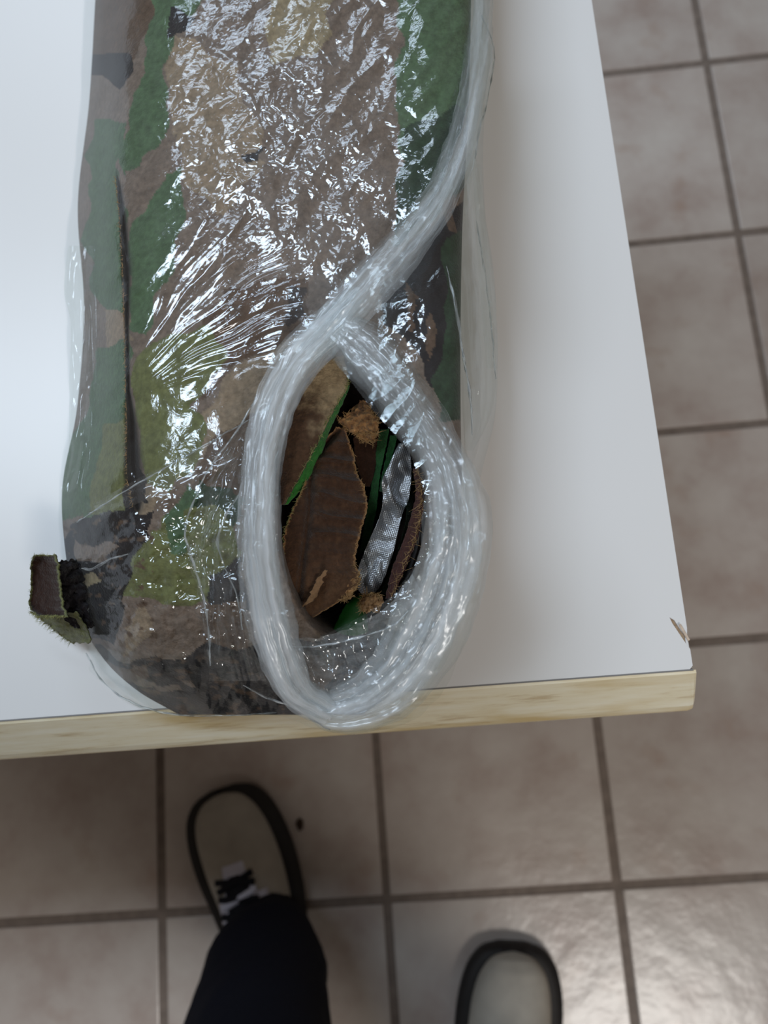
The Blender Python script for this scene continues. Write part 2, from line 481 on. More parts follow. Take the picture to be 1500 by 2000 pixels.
rows = [-575, -545, -480, -380, -190, 0, 200, 400, 600, 800, 950, 1080, 1200, 1290, 1350, 1396]
pxs = [[330, 350, 390, 450, 560, 690, 800], [280, 310, 350, 440, 560, 700, 850], [235, 262, 320, 430, 560, 710, 885], [210, 235, 300, 420, 560, 720, 900], [196, 222, 290, 420, 560, 720, 905], [186, 210, 285, 420, 560, 720, 905], [174, 204, 262, 420, 560, 720, 900],
       [152, 188, 250, 400, 560, 720, 890], [164, 192, 250, 400, 560, 720, 886], [150, 186, 252, 400, 560, 720, 886],
       [122, 166, 250, 400, 560, 720, 888], [128, 172, 250, 400, 560, 720, 880], [152, 190, 265, 400, 550, 700, 850],
       [205, 240, 300, 410, 540, 680, 810], [270, 300, 345, 430, 540, 650, 760], [350, 372, 405, 460, 540, 620, 700]]
Hs = [.003, .028, .058, .072, .074, .074, .075, .075, .074, .073, .072, .070, .060, .042, .022, .003]
hc = [0.0, 0.45, 0.84, 0.97, 1.0, 1.0, 0.96]
net = np.zeros((len(rows), 9, 3))
for i, (py, pr, H) in enumerate(zip(rows, pxs, Hs)):
    for j in range(7):
        net[i, j] = (pr[j], py, hc[j] * H)
    P6 = at(pr[6], py, TZ + hc[6] * H)
    for j, (zz, dx) in ((7, (0.5, 0.0015)), (8, (0.0, -0.001))):
        q = P6.copy(); q[2] = TZ + zz * H; q[0] += dx
        a, b = to_px(q); net[i, j] = (a, b, zz * H)

ROWS_B = np.concatenate([np.linspace(-575, -30, 90), np.linspace(-27, 1396, 520)])
NR, NC = len(ROWS_B), 420
def loft(net, ts, nr, nc, cts=None):
    A = crom(net, ts, nr)                       # nr x 9 x 3
    B = crom(A.transpose(1, 0, 2), np.arange(net.shape[1]) if cts is None else cts, nc)
    return B.transpose(1, 0, 2)
# even spacing in py for rows
G = loft(net, rows, ROWS_B, NC)
PX, PY, ZZ = G[..., 0], G[..., 1], G[..., 2].copy()

HOLE = [(600, 722), (636, 690), (676, 735), (735, 812), (795, 875), (826, 955), (832, 1050), (805, 1110), (765, 1165), (700, 1205),
        (640, 1236), (575, 1246), (556, 1150), (543, 1050), (548, 900), (566, 800)]
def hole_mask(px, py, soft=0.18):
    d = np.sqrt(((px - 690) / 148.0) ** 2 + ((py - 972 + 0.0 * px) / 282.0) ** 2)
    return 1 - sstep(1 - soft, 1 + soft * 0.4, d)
def bundle_relief(px, py):
    """low folds of the packed cloth"""
    f1 = 0.0035 * fbm(px / 160.0, py / 210.0, 3, 3)
    f2 = 0.0012 * ridged((px * 0.8 + py * 0.6) / 55.0, (px * -0.6 + py * 0.8) / 170.0, 9)
    fr = sstep(880, 1050, py) * 0.0030 * fbm(px / 45.0, py / 32.0, 21, 3)
    return f1 + f2 + fr
edge_keep = sstep(0.0, 0.02, ZZ)
ZZ += bundle_relief(PX, PY) * edge_keep
# deep slit on the left shoulder
sl = np.interp(PY, [330, 420, 520, 640, 760, 830, 930, 1000], [228, 240, 247, 248, 250, 258, 262, 270])
sw = np.interp(PY, [330, 420, 520, 640, 760, 830, 900, 960, 1000], [2, 5, 7, 3, 3, 9, 13, 14, 4])
slit = np.exp(-((PX - sl) / sw) ** 2) * sstep(330, 380, PY) * (1 - sstep(985, 1010, PY))
ZZ -= 0.012 * slit
hm = hole_mask(PX, PY)
ZZ = ZZ * (1 - hm) + np.minimum(ZZ, 0.012 + 0.004 * fbm(PX / 40, PY / 40, 5, 3)) * hm
ZZ = np.maximum(ZZ, 0.0)
BP = at(PX, PY, TZ + ZZ + 0.0004)

# --- the print: patches of colour with ragged edges, then shade painted into opening and slit
wx = PX + 5 * fbm(PX / 22, PY / 22, 41, 4) + 16 * noise(PX / 55, PY / 55, 43); wy = PY + 5 * fbm(PX / 22, PY / 22, 77, 4) + 16 * noise(PX / 55, PY / 55, 44)
C = np.empty(PX.shape + (3,)); C[:] = TAUPE
def patch(col, poly, hard=True):
    C[in_poly(wx, wy, poly)] = col
patch(KHAKI, [(500, -200), (660, -200), (650, 60), (610, 110), (540, 120), (520, 40)])
patch(BROWN, [(180, -200), (300, -200), (290, 60), (250, 120), (175, 112)])
patch(TAN, [(330, 60), (470, 140), (520, 320), (430, 420), (350, 330), (330, 180)])
patch(GREEN, [(280, -200), (420, -200), (400, 0), (345, 60), (322, 140), (330, 250), (292, 312), (238, 345), (228, 292), (262, 200), (292, 100)])
patch(BLACK, [(150, 108), (250, 96), (262, 150), (230, 172), (190, 140)])
patch(BLACK, [(330, 18), (385, 30), (370, 62), (325, 70)])
patch(GREEN, [(178, 235), (240, 238), (226, 330), (240, 400), (248, 520), (246, 604), (228, 622), (180, 560), (166, 470), (176, 330)])
patch(TAUPE, [(130, 300), (172, 330), (166, 470), (182, 570), (190, 640), (130, 620)])
patch(TAUPE, [(242, 335), (330, 300), (352, 250), (330, 330), (290, 390), (252, 420)])
patch(GREEN, [(348, 322), (360, 420), (345, 500), (290, 650), (250, 640), (254, 430), (300, 372)])
patch(TAN, [(205, 598), (250, 620), (262, 665), (210, 672), (196, 640)])
patch(GREEN, [(196, 672), (252, 662), (248, 830), (236, 1000), (100, 1020), (100, 930), (160, 820), (176, 760)])
patch(OLIVE, [(205, 840), (252, 800), (240, 1000), (180, 1000), (190, 900)])
patch(BROWN, [(430, 560), (600, 540), (600, 640), (460, 720), (400, 780), (360, 780), (380, 680)])
patch(OLIVE, [(262, 690), (330, 650), (420, 640), (440, 700), (380, 790), (420, 830), (380, 930), (300, 965), (276, 900), (262, 800)])
patch(TAN, [(440, 740), (560, 660), (640, 650), (640, 720), (560, 760), (500, 850), (450, 870), (400, 900), (400, 810)])
patch(BROWN, [(430, 850), (520, 800), (540, 900), (470, 960), (400, 980), (390, 920)])
patch(DGREEN, [(390, 935), (470, 960), (470, 1010), (420, 1080), (350, 1040), (345, 985)])
patch(GREEN, [(355, 950), (385, 950), (375, 1005), (340, 1020)])
patch(BLACK, [(246, 900), (290, 930), (300, 1000), (290, 1060), (250, 1130), (240, 1180), (290, 1230), (230, 1260), (150, 1250), (110, 1190), (118, 1090), (128, 1030), (190, 1000), (235, 1000)])
patch(TAUPE, [(140, 1062), (200, 1056), (235, 1075), (200, 1098), (150, 1090)])
patch(KHAKI, [(150, 1130), (185, 1118), (196, 1128), (166, 1146)])
patch(TAN, [(250, 965), (300, 940), (325, 965), (300, 1000), (262, 1000)])
patch(BLACK, [(255, 935), (290, 945), (295, 985), (268, 985)])
patch(OLIVE, [(290, 1050), (330, 1010), (400, 985), (440, 1000), (455, 1060), (470, 1110), (420, 1180), (330, 1180), (240, 1165), (244, 1120)])
patch(GREEN, [(330, 1010), (350, 960), (372, 950), (366, 1020), (345, 1090), (325, 1080)])
patch(BLACK, [(415, 1120), (470, 1100), (480, 1190), (430, 1220), (400, 1170)])
patch(TAUPE, [(250, 1190), (390, 1180), (400, 1260), (300, 1290), (220, 1260)])
patch(TAN, [(250, 1215), (290, 1190), (300, 1240), (250, 1270)])
patch(BROWN, [(390, 1190), (470, 1170), (480, 1260), (400, 1270)])
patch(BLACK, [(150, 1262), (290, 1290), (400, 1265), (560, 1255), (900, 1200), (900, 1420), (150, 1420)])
patch(BROWN, [(215, 1290), (290, 1300), (300, 1330), (240, 1330)])
patch(BROWN, [(590, 1290), (640, 1270), (660, 1310), (620, 1350), (590, 1350)])
for bx, by, s in ((290, 1345, 1), (330, 1352, .8), (270, 1335, .7), (365, 1340, .6)):
    patch(TAUPE, [(bx - 28 * s, by - 6 * s), (bx + 20 * s, by - 9 * s), (bx + 30 * s, by + 4 * s), (bx - 10 * s, by + 9 * s)])
patch(GREEN, [(778, -200), (960, -200), (960, 150), (960, 300), (870, 368), (792, 356), (776, 250)])
patch(DGREEN, [(790, 250), (900, 200), (960, 300), (880, 400), (800, 470), (770, 480), (780, 360)])
patch(BLACK, [(735, 560), (770, 500), (860, 420), (930, 380), (960, 700), (860, 760), (820, 700), (760, 620)])
patch(BROWN, [(868, 392), (892, 380), (892, 460), (872, 450)])
patch(BROWN, [(800, 560), (818, 580), (806, 640), (796, 640)])
patch(BROWN, [(826, 620), (840, 600), (846, 680), (834, 700)])
patch(DGREEN, [(866, 470), (960, 430), (960, 830), (850, 820), (858, 700), (872, 580)])
patch(DARK, [(560, 560), (596, 566), (590, 620), (566, 640)])
patch(BLACK, [(480, 292), (520, 286), (512, 306), (484, 312)])
fe = sstep(1270, 1300, PY) * sstep(0.12, 0.30, fbm(PX / 34, PY / 16, 95, 4)) * (1 - hm)
C = C * (1 - fe[..., None]) + np.array(BROWN) * fe[..., None]
fe = sstep(990, 1020, PY) * (1 - sstep(1240, 1270, PY)) * (PX < 300) * sstep(0.22, 0.36, fbm(PX / 22, PY / 18, 97, 4))
C = C * (1 - fe[..., None]) + np.array(BROWN) * fe[..., None]
lum = 1 + 0.22 * fbm(PX / 26, PY / 26, 61, 4)
streaks = 1 + 0.10 * noise((PX * .8 + PY * .5) / 9, (PX * -.5 + PY * .8) / 90, 15)
C *= (lum * streaks)[..., None]
inner = sstep(0.3, 0.8, hm)[..., None]  # depth of the opening darkened in the colour, standing in for shade
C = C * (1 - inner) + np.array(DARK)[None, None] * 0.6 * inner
sm = np.clip(slit * 1.6, 0, 1)[..., None]  # shade inside the cut painted black into the colour
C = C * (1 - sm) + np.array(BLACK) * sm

bundle = empty('camouflage_net', tuple(at(540, 700, TZ)))
tag(bundle, 'folded camouflage cloth net in green, brown and black packed inside the clear bag', 'camouflage net')
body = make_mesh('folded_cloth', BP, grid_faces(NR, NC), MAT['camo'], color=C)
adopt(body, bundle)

def strip(name, keys, mat, parent, zfun=None, n=120, m=60, col=None, thick=0.0009, jag=2.5, seed=0, rim=None, label=None):
    """a sheet of cloth between two ragged side lines. keys: rows of (py, px_left, z_left, px_right, z_right[, py_right])"""
    K = np.array([(k[0], k[1], k[2], k[3], k[4], k[5] if len(k) > 5 else k[0]) for k in keys], float)
    A = crom(K, np.arange(len(K)), n)
    u = np.linspace(0, 1, m)[None, :]
    ln = A[:, 0:1]
    jl = jag * fbm(ln / 9.0, 0 * ln + seed, seed, 3); jr = jag * fbm(ln / 9.0, 0 * ln + seed + 50, seed + 5, 3)
    px = (A[:, 1:2] + jl) * (1 - u) + (A[:, 3:4] + jr) * u
    py = A[:, 0:1] * (1 - u) + A[:, 5:6] * u
    py = py + jag * (fbm(px / 8.0, py * 0 + seed, seed + 8, 2)) * (np.abs(np.linspace(-1, 1, n))[:, None] ** 12)
    z = A[:, 2:3] * (1 - u) + A[:, 4:5] * u
    v = np.linspace(0, 1, n)[:, None] + 0 * u
    uu = u + 0 * v
    if zfun is not None: z = z + zfun(px, py, uu, v)
    P = at(px, py, TZ + z)
    Pb = P.copy(); Pb[..., 2] -= thick
    cc = np.empty(px.shape + (3,)); cc[:] = np.array(col(px, py, uu, v) if callable(col) else col)
    if rim is not None:
        rc, rw = rim
        dist = np.minimum(np.minimum(uu, 1 - uu) * (A[:, 3:4] - A[:, 1:2]), np.minimum(v, 1 - v) * (K[-1, 0] - K[0, 0]))
        w = (1 - sstep(rw * .3, rw, dist + rw * .5 * fbm(px / 5, py / 5, seed + 3, 2)))[..., None]
        cc = cc * (1 - w) + np.array(rc) * w
    F0 = grid_faces(n, m)
    F1 = grid_faces(n, m)[:, ::-1] + n * m
    ring = np.concatenate([np.arange(m), np.arange(1, n) * m + m - 1, (n - 1) * m + np.arange(m - 2, -1, -1), np.arange(n - 2, 0, -1) * m])
    nx = np.roll(ring, -1)
    Fr = np.stack([ring, ring + n * m, nx + n * m, nx], -1)
    o = make_mesh(name, np.concatenate([P.reshape(-1, 3), Pb.reshape(-1, 3)]), np.concatenate([F0, F1, Fr]), mat,
                  color=np.concatenate([cc.reshape(-1, 3), cc.reshape(-1, 3)]))
    if parent is not None: adopt(o, parent)
    if label: o['label'] = label
    return o, P

def fray(name, line, mat, parent, count=160, length=0.0022, width=0.00012, spread=1.0, seed=0, lift=0.0004):
    """short loose fibres standing out along a torn edge"""
    rg = np.random.default_rng(seed)
    L = np.asarray(line, float)
    V = []; Fq = []
    for k in range(count):
        t = rg.uniform(0, len(L) - 1.001); i = int(t); p = L[i] * (1 - (t - i)) + L[i + 1] * (t - i)
        tan = L[i + 1] - L[i]; tan /= np.linalg.norm(tan) + 1e-9
        nrm = np.array([tan[1], -tan[0], 0])
        d = nrm * rg.uniform(-0.4, 1.0) * spread + tan * rg.normal(0, 0.7) + np.array([0, 0, rg.uniform(-0.1, 0.8)])
        d /= np.linalg.norm(d) + 1e-9
        le = length * rg.uniform(0.3, 1.3)
        bend = rg.normal(0, 0.35, 3) * le
        p0 = p + np.array([0, 0, lift]); p1 = p0 + d * le * 0.5 + bend * 0.5; p2 = p0 + d * le + bend
        s = np.cross(d, [0, 0, 1.0]); s /= np.linalg.norm(s) + 1e-9; s *= width
        up = np.cross(s, d); up = up / (np.linalg.norm(up) + 1e-9) * width
        b = len(V)
        for q, w in ((p0, 1.0), (p1, 0.75), (p2, 0.25)):
            V += [q + s * w, q - s * .5 * w + up * w, q - s * .5 * w - up * w]
        for lv in (0, 3):
            for a in range(3):
                Fq.append((b + lv + a, b + lv + (a + 1) % 3, b + lv + 3 + (a + 1) % 3, b + lv + 3 + a))
    o = make_mesh(name, np.array(V), np.array(Fq), mat)
    o['kind'] = 'stuff'
    if parent is not None: adopt(o, parent)
    return o

# ---- leaf-shaped cuts seen through the handle
# ridged dark brown flap
def z_flap(px, py, u, v):
    fold = np.interp(py, [832, 900, 1000, 1100, 1220], [668, 606, 604, 590, 576])
    dd = px - fold
    cre = -0.0030 * np.exp(-(dd / 7.0) ** 2)
    ph = (py - 0.16 * (px - 600)) + 6 * noise(px / 60, py / 60, 4)
    rip = 0.0034 * (np.abs(((ph / 37.0) % 1.0) - 0.5) * 2) ** 2.2 * sstep(2, 20, dd) * (1 - sstep(1050, 1100, py))
    return cre + rip + 0.003 * np.sin(np.clip(u, 0, 1) * math.pi) + 0.0009 * fbm(px / 22, py / 22, 33, 3)
def c_flap(px, py, u, v):
    b = np.array(srgb(66, 46, 34)); d = np.array(srgb(100, 73, 52))
    w = sstep(0.45, 0.75, 0.5 + 0.5 * fbm(px / 18, py / 30, 19, 5)) * 0.3 + 0.55 * sstep(1060, 1170, py) * (0.5 + 0.5 * u)
    w = np.clip(w + 0.4 * (1 - sstep(0, 0.12, 1 - u)), 0, 1)[..., None]
    return b * (1 - w) + d * w
flapk = [(834, 656, .052, 672, .050), (885, 613, .052, 690, .046), (923, 605, .054, 697, .046), (954, 590, .054, 712, .047), (992, 573, .055, 717, .047),
         (1033, 557, .056, 706, .048), (1094, 552, .056, 694, .050), (1126, 561, .055, 701, .052), (1166, 569, .052, 675, .052), (1222, 574, .046, 584, .046)]
o, P = strip('leaf_flap', flapk, MAT['leaf'], bundle, z_flap, 220, 110, c_flap, rim=(srgb(150, 112, 76), 5), seed=4, jag=5, label='dark brown ridged cloth flap')
fray('frayed_edge', P[::4, -1], MAT['fray'], bundle, 260, .0016, seed=1)
fray('frayed_edge', P[60::4, 0][::-1], MAT['fray_green'], bundle, 220, .0013, seed=2)
# crease with light torn streak in its lower part
strip('crease', [(1112, 634, .0590, 640, .0590), (1140, 614, .0585, 628, .0590), (1165, 604, .0575, 618, .0575), (1185, 590, .056, 594, .056)], MAT['leaf'], bundle, None, 40, 8, srgb(128, 98, 70), seed=9, jag=7)
# tan flap upper left with green edge
def c_tan(px, py, u, v):
    a = np.array(srgb(152, 134, 106)); b = np.array(srgb(78, 58, 44))
    w = sstep(0.35, 0.75, v + 0.25 * (1 - u) + 0.25 * fbm(px / 25, py / 25, 71, 4))[..., None]
    return a * (1 - w) + b * w
tank = [(660, 600, .066, 662, .062), (700, 585, .064, 672, .061), (750, 568, .062, 680, .060), (800, 558, .061, 652, .060), (862, 550, .060, 622, .060), (908, 548, .058, 598, .059), (985, 546, .057, 556, .057)]
o, P = strip('leaf_flap', tank, MAT['leaf'], bundle, lambda px, py, u, v: 0.002 * np.sin(u * math.pi) + .0008 * fbm(px / 30, py / 30, 5, 3), 140, 60, c_tan, seed=14, jag=3, label='tan cloth flap with green edge')
fray('frayed_edge', P[40::3, -1], MAT['fray_green'], bundle, 240, .0014, seed=3)
def side(P, dx0, dx1):
    return P
gk = [(752, 672, .0605, 684, .055), (790, 652, .0605, 668, .054), (840, 628, .0605, 644, .053), (880, 608, .060, 630, .053), (915, 590, .059, 614, .052), (950, 570, .058, 592, .053), (985, 552, .057, 562, .055)]
strip('green_edge', gk, MAT['leaf'], bundle, None, 100, 14, srgb(46, 112, 44), seed=24, jag=2)
# dark flap and frayed tan flap at the top of the opening
strip('leaf_flap', [(846, 690, .038, 742, .040), (880, 692, .036, 736, .038), (920, 700, .034, 732, .036), (950, 712, .033, 722, .033)], MAT['leaf'], bundle, None, 80, 40, srgb(58, 38, 28), seed=31, jag=3)
def c_fr(px, py, u, v):
    a = np.array(srgb(84, 58, 42)); b = np.array(srgb(176, 134, 88))
    w = np.clip(0.5 + 0.9 * fbm(px / 14, py / 14, 8, 4) + 0.4 * (v - .5), 0, 1)[..., None]
    return a * (1 - w) + b * w
o, P = strip('torn_flap', [(782, 702, .050, 716, .050), (806, 682, .052, 728, .052), (824, 664, .052, 738, .052), (846, 690, .049, 738, .050), (862, 712, .046, 728, .046)], MAT['leaf'], bundle,
             lambda px, py, u, v: 0.0025 * fbm(px / 12, py / 12, 2, 3), 80, 70, c_fr, seed=37, jag=7, label='torn tan and brown cloth scrap')
fray('frayed_edge', np.concatenate([P[20::3, 0], P[-1, ::4], P[::-4, -1]]), MAT['fray'], bundle, 260, .0018, seed=4)
fray('frayed_edge', P[60, ::3], MAT['fray'], bundle, 180, .0018, seed=14)
# green strips
for k, (kk, cc) in enumerate((([(838, 742, .042, 760, .046), (880, 734, .038, 752, .042), (930, 728, .034, 742, .038), (1000, 716, .030, 734, .034), (1080, 702, .028, 716, .032)], srgb(40, 92, 46)),
                              ([(850, 762, .044, 776, .046), (900, 752, .040, 764, .042), (960, 738, .034, 746, .038)], srgb(28, 70, 34)),
                              ([(960, 796, .040, 808, .036), (1030, 790, .038, 800, .034), (1110, 764, .034, 776, .030), (1160, 742, .03, 752, .028)], srgb(24, 48, 28)))):
    strip('green_edge', kk, MAT['leaf'], bundle, None, 60, 16, cc, seed=40 + k, jag=2)
# right hand dark flap with loose tan threads
o, P = strip('leaf_flap', [(915, 806, .046, 818, .050), (960, 812, .046, 826, .050), (1010, 802, .044, 826, .050), (1060, 786, .042, 812, .048), (1110, 766, .040, 792, .046), (1170, 752, .038, 766, .042)],
             MAT['leaf'], bundle, None, 100, 20, srgb(70, 42, 36), seed=51, jag=3, label='dark red-brown cloth flap with tan threads')
fray('frayed_edge', P[::3, -4], MAT['fray'], bundle, 220, .0032, .00012, seed=5)
# green leaf and frayed scrap at the bottom of the opening
strip('green_tip', [(1160, 700, .036, 708, .036), (1180, 676, .036, 716, .036), (1205, 662, .035, 718, .035), (1250, 640, .034, 720, .034)], MAT['green_glossy'], bundle, lambda px, py, u, v: .002 * np.sin(u * 3.1), 50, 30, GREEN, seed=61, jag=2, label='bright green cloth tip')
o, P = strip('torn_flap', [(1160, 712, .044, 745, .044), (1176, 704, .045, 748, .045), (1196, 708, .044, 740, .044)], MAT['leaf'], bundle, lambda px, py, u, v: .002 * fbm(px / 9, py / 9, 3, 3), 40, 40, c_fr, seed=66, jag=7)
fray('frayed_edge', np.concatenate([P[0, ::3], P[::3, 0]]), MAT['fray'], bundle, 200, .002, seed=6)
o, P = strip('torn_flap', [(1130, 680, .054, 704, .053), (1150, 672, .053, 696, .053), (1170, 668, .052, 682, .052)], MAT['leaf'], bundle, lambda px, py, u, v: .0015 * fbm(px / 9, py / 9, 5, 3), 40, 30, c_fr, seed=69, jag=6)
fray('frayed_edge', np.concatenate([P[::3, -1], P[-1, ::3]]), MAT['fray'], bundle, 160, .0018, seed=7)

# ---- tab of the net curling out of the bag at the lower left
def z_tab(px, py, u, v):
    return 0.005 * (np.abs(u - 0.5) * 2) ** 3 + 0.004 * (np.abs(v - 0.5) * 2) ** 4 + .0008 * fbm(px / 14, py / 14, 3, 2)
def c_tab(px, py, u, v):
    return np.array(srgb(46, 29, 23))
tabk = [(1084, 66, .030, 108, .036), (1100, 60, .028, 113, .036), (1130, 60, .026, 116, .036), (1160, 59, .026, 120, .038), (1186, 57, .026, 124, .040), (1204, 76, .028, 132, .040)]
o, P = strip('curled_tab', tabk, MAT['leaf'], bundle, z_tab, 90, 70, c_tab, thick=.0012, rim=(OLIVE, 5), seed=81, jag=4, label='dark brown curled cloth tab with green rim')
fray('frayed_edge', np.concatenate([P[::3, 0][::-1], P[0, ::3], P[::3, -1]]), MAT['fray_green'], bundle, 160, .0008, .00009, seed=8)
fray('frayed_edge', P[-1, ::2], MAT['fray_green'], bundle, 160, .0013, seed=9)
strip('torn_flap', [(1094, 112, .035, 150, .024), (1120, 113, .035, 160, .026), (1160, 117, .036, 168, .028), (1200, 124, .036, 174, .028), (1226, 140, .032, 184, .026)], MAT['leaf'], bundle, lambda px, py, u, v: .004 * fbm(px / 18, py / 16, 9, 3), 70, 40,
      lambda px, py, u, v: np.array(BLACK) * (1.2 + 1.0 * fbm(px / 10, py / 10, 15, 3))[..., None], seed=83, jag=9)
o, P = strip('torn_flap', [(1196, 60, .012, 150, .040), (1212, 84, .012, 160, .036), (1232, 108, .010, 172, .034), (1256, 140, .008, 178, .030)], MAT['leaf'], bundle, lambda px, py, u, v: .003 * fbm(px / 18, py / 12, 6, 3), 50, 50,
             lambda px, py, u, v: np.array(OLIVE) * (0.8 + 0.5 * fbm(px / 12, py / 12, 5, 3))[..., None], seed=85, jag=5)
fray('frayed_edge', P[::2, 0], MAT['fray_green'], bundle, 200, .002, seed=10)
# torn lips of the slit on the left shoulder
sy = np.linspace(345, 990, 60); 
sxx = np.interp(sy, [330, 420, 520, 640, 760, 830, 930, 1000], [224, 234, 240, 244, 246, 248, 248, 262])
fray('frayed_edge', at(sxx, sy, TZ + 0.064), MAT['fray'], bundle, 420, .0012, .0001, seed=12)

# ------------------------------------------------------------------ silvery woven sheet between the flaps
def z_sil(px, py, u, v):
    return 0.004 * np.abs(noise(px / 34 + 3, py / 46, 12)) + 0.003 * np.exp(-((px - 752 - (py - 940) * .5) / 12) ** 2 - ((py - 950) / 40) ** 2) + .002 * np.sin(u * 3 + v * 7)
silk = [(866, 778, .042, 798, .040), (905, 761, .042, 803, .040), (940, 746, .043, 803, .040), (975, 748, .043, 798, .039), (1010, 741, .042, 784, .038),
        (1060, 719, .040, 773, .036), (1110, 700, .038, 758, .035), (1146, 697, .037, 742, .034), (1162, 708, .036, 726, .035)]
o, P = strip('silver_sheet', silk, MAT['silver'], None, z_sil, 140, 50, (0.5, 0.5, 0.5), thick=.0003, jag=1, seed=91)
tag(o, 'narrow crumpled silver woven sheet tucked between dark flaps inside the handle opening', 'sheet')

# ------------------------------------------------------------------ clear plastic bag
bag = empty('plastic_bag', tuple(at(540, 800, TZ)))
tag(bag, 'clear crinkled plastic carrier bag with gathered loop handle lying on the table', 'plastic bag')

frows = [-585, -545, -480, -380, -190, 0, 110, 230, 400, 520, 640, 800, 950, 1080, 1200, 1290, 1350, 1398]
fpx = [[310, 340, 385, 450, 560, 690, 800, 830], [255, 300, 345, 440, 560, 700, 850, 880], [210, 250, 316, 430, 560, 710, 885, 915], [180, 218, 296, 420, 560, 720, 900, 932], [165, 205, 288, 420, 560, 720, 900, 938], [166, 205, 285, 420, 560, 720, 900, 946], [160, 200, 270, 420, 560, 720, 900, 962], [154, 195, 262, 420, 560, 720, 896, 945],
       [138, 182, 250, 400, 560, 720, 888, 946], [126, 178, 250, 400, 560, 720, 886, 962], [132, 180, 250, 400, 560, 720, 886, 969], [134, 178, 252, 400, 560, 720, 886, 966],
       [116, 160, 250, 400, 560, 720, 888, 935], [118, 165, 250, 400, 560, 720, 884, 930], [140, 182, 265, 400, 550, 700, 850, 900],
       [186, 226, 296, 410, 540, 680, 810, 870], [240, 278, 336, 430, 540, 660, 770, 830], [325, 355, 400, 470, 560, 650, 730, 780]]
fH = [.006, .034, .064, .077, .0785, .0785, .079, .0795, .0795, .0795, .0795, .0785, .0775, .075, .065, .047, .027, .008]
fhc = [0.0, 0.47, 0.86, 0.98, 1.0, 1.0, 0.97, 0.45]
fnet = np.zeros((len(frows), 9, 3))
for i, (py, pr, H) in enumerate(zip(frows, fpx, fH)):
    for j in range(8): fnet[i, j] = (pr[j], py, fhc[j] * H + 0.0008)
    q = at(pr[7], py, TZ + fhc[7] * H); q[2] = TZ + 0.001; q[0] -= 0.004
    a, b = to_px(q); fnet[i, 8] = (a, b, 0.001)
ROWS_F = np.concatenate([np.linspace(-585, -30, 130), np.linspace(-28.4, 1398, 900)])
FR, FC = len(ROWS_F), 620
FG = loft(fnet, frows, ROWS_F, FC)
FX, FY, FZ = FG[..., 0], FG[..., 1], FG[..., 2].copy()
keep = sstep(0.004, 0.03, FZ)
FZ = FZ + bundle_relief(FX, FY) * (0.45 + 0.4 * sstep(850, 1000, FY)) * keep
# fan of tight folds running from the knot to the lower left
dx, dy = FX - 222, FY - 790
th = np.arctan2(-dy, dx); rr = np.hypot(dx, dy)
fan = sstep(0.22, 0.40, th) * (1 - sstep(1.10, 1.32, th)) * sstep(30, 110, rr) * (1 - sstep(380, 520, rr))
thw = th + 0.05 * noise(rr / 150, th * 3, 2) + 0.10 * (rr / 400) ** 2
qf = thw * 10 + 0.30 * noise(thw * 9, rr / 120, 30)
folds = 0.00115 * np.abs(noise(qf, rr / 600, 31)) ** 0.9 * np.clip(rr / 250, .3, 1) + 0.00012 * ridged(thw * 36, rr / 160, 32) + 0.4 * crumple(FX, FY, 8, 20, 5, .05, 39)
FZ += fan * folds
# crumple over the top
crm = np.exp(-(((FX - 570) / 230) ** 2 + ((FY - 330) / 300) ** 2))
crm = np.clip(crm * 1.3, 0, 1) * (1 - fan * 0.88) * (0.45 + 0.55 * sstep(-.35, .15, fbm(FX / 130, FY / 130, 90, 3)))
wxx = FX + 20 * fbm(FX / 60, FY / 60, 51, 2); wyy = FY + 20 * fbm(FX / 60, FY / 60, 52, 2)
FZ += keep * crm * (crumple(wxx, wyy, 40, 110, 6, .10, 53) + crumple(wxx, wyy, 14, 36, 8, .085, 54) + crumple(FX, FY, 7, 14, 6, .085, 55))
base = keep * (1 - crm)
base = base * (1 - 0.9 * fan) * (1 - 0.6 * sstep(680, 740, FY) * (1 - sstep(860, 920, FY)))
FZ += base * (0.0008 * noise(wxx / 60, wyy / 150, 56) + crumple(wxx, wyy * .5, 20, 60, 7, .07, 57) + crumple(wxx, wyy, 9, 18, 5, .04, 58))
FZ += sstep(900, 1050, FY) * keep * (crumple(wxx, wyy, 40, 100, 6, .20, 60) + crumple(wxx, wyy, 16, 30, 6, .10, 61))
# film drawn up towards the handle
FZ += 0.010 * np.exp(-((FX - 525) / 75) ** 2) * sstep(700, 790, FY) * (1 - sstep(1080, 1200, FY))
# long soft pleats on the side film
side_w = 1 - keep
FXo = FX + 4 * noise(FY / 60, FX / 30, 70) * side_w
FZ = np.maximum(FZ, 0.0007)
FP = at(FXo, FY, TZ + FZ)
cut = in_poly(FX, FY, HOLE)
faces_keep = ~(cut[:-1, :-1] | cut[1:, 1:] | cut[:-1, 1:] | cut[1:, :-1])
# milky where the film lies in several layers
knot = np.exp(-(((FX - 660) / 90) ** 2 + ((FY - 600) / 80) ** 2))
hz = 0.45 + 0.7 * np.clip(fbm(wxx / 40, wyy / 60, 63, 4), -1, 1) + 3.5 * knot + 2.2 * crm * np.clip(.7 + fbm(wxx / 50, wyy / 50, 64, 4), 0, 2)
hz = hz * (1 - 0.75 * sstep(900, 1020, FY) * (1 - sstep(500, 600, FX)))
FCc = np.clip(hz, 0, 6)[..., None] * np.ones(3)
film = make_mesh('film', FP, grid_faces(FR, FC, faces_keep), MAT['film'], color=FCc)
adopt(film, bag)

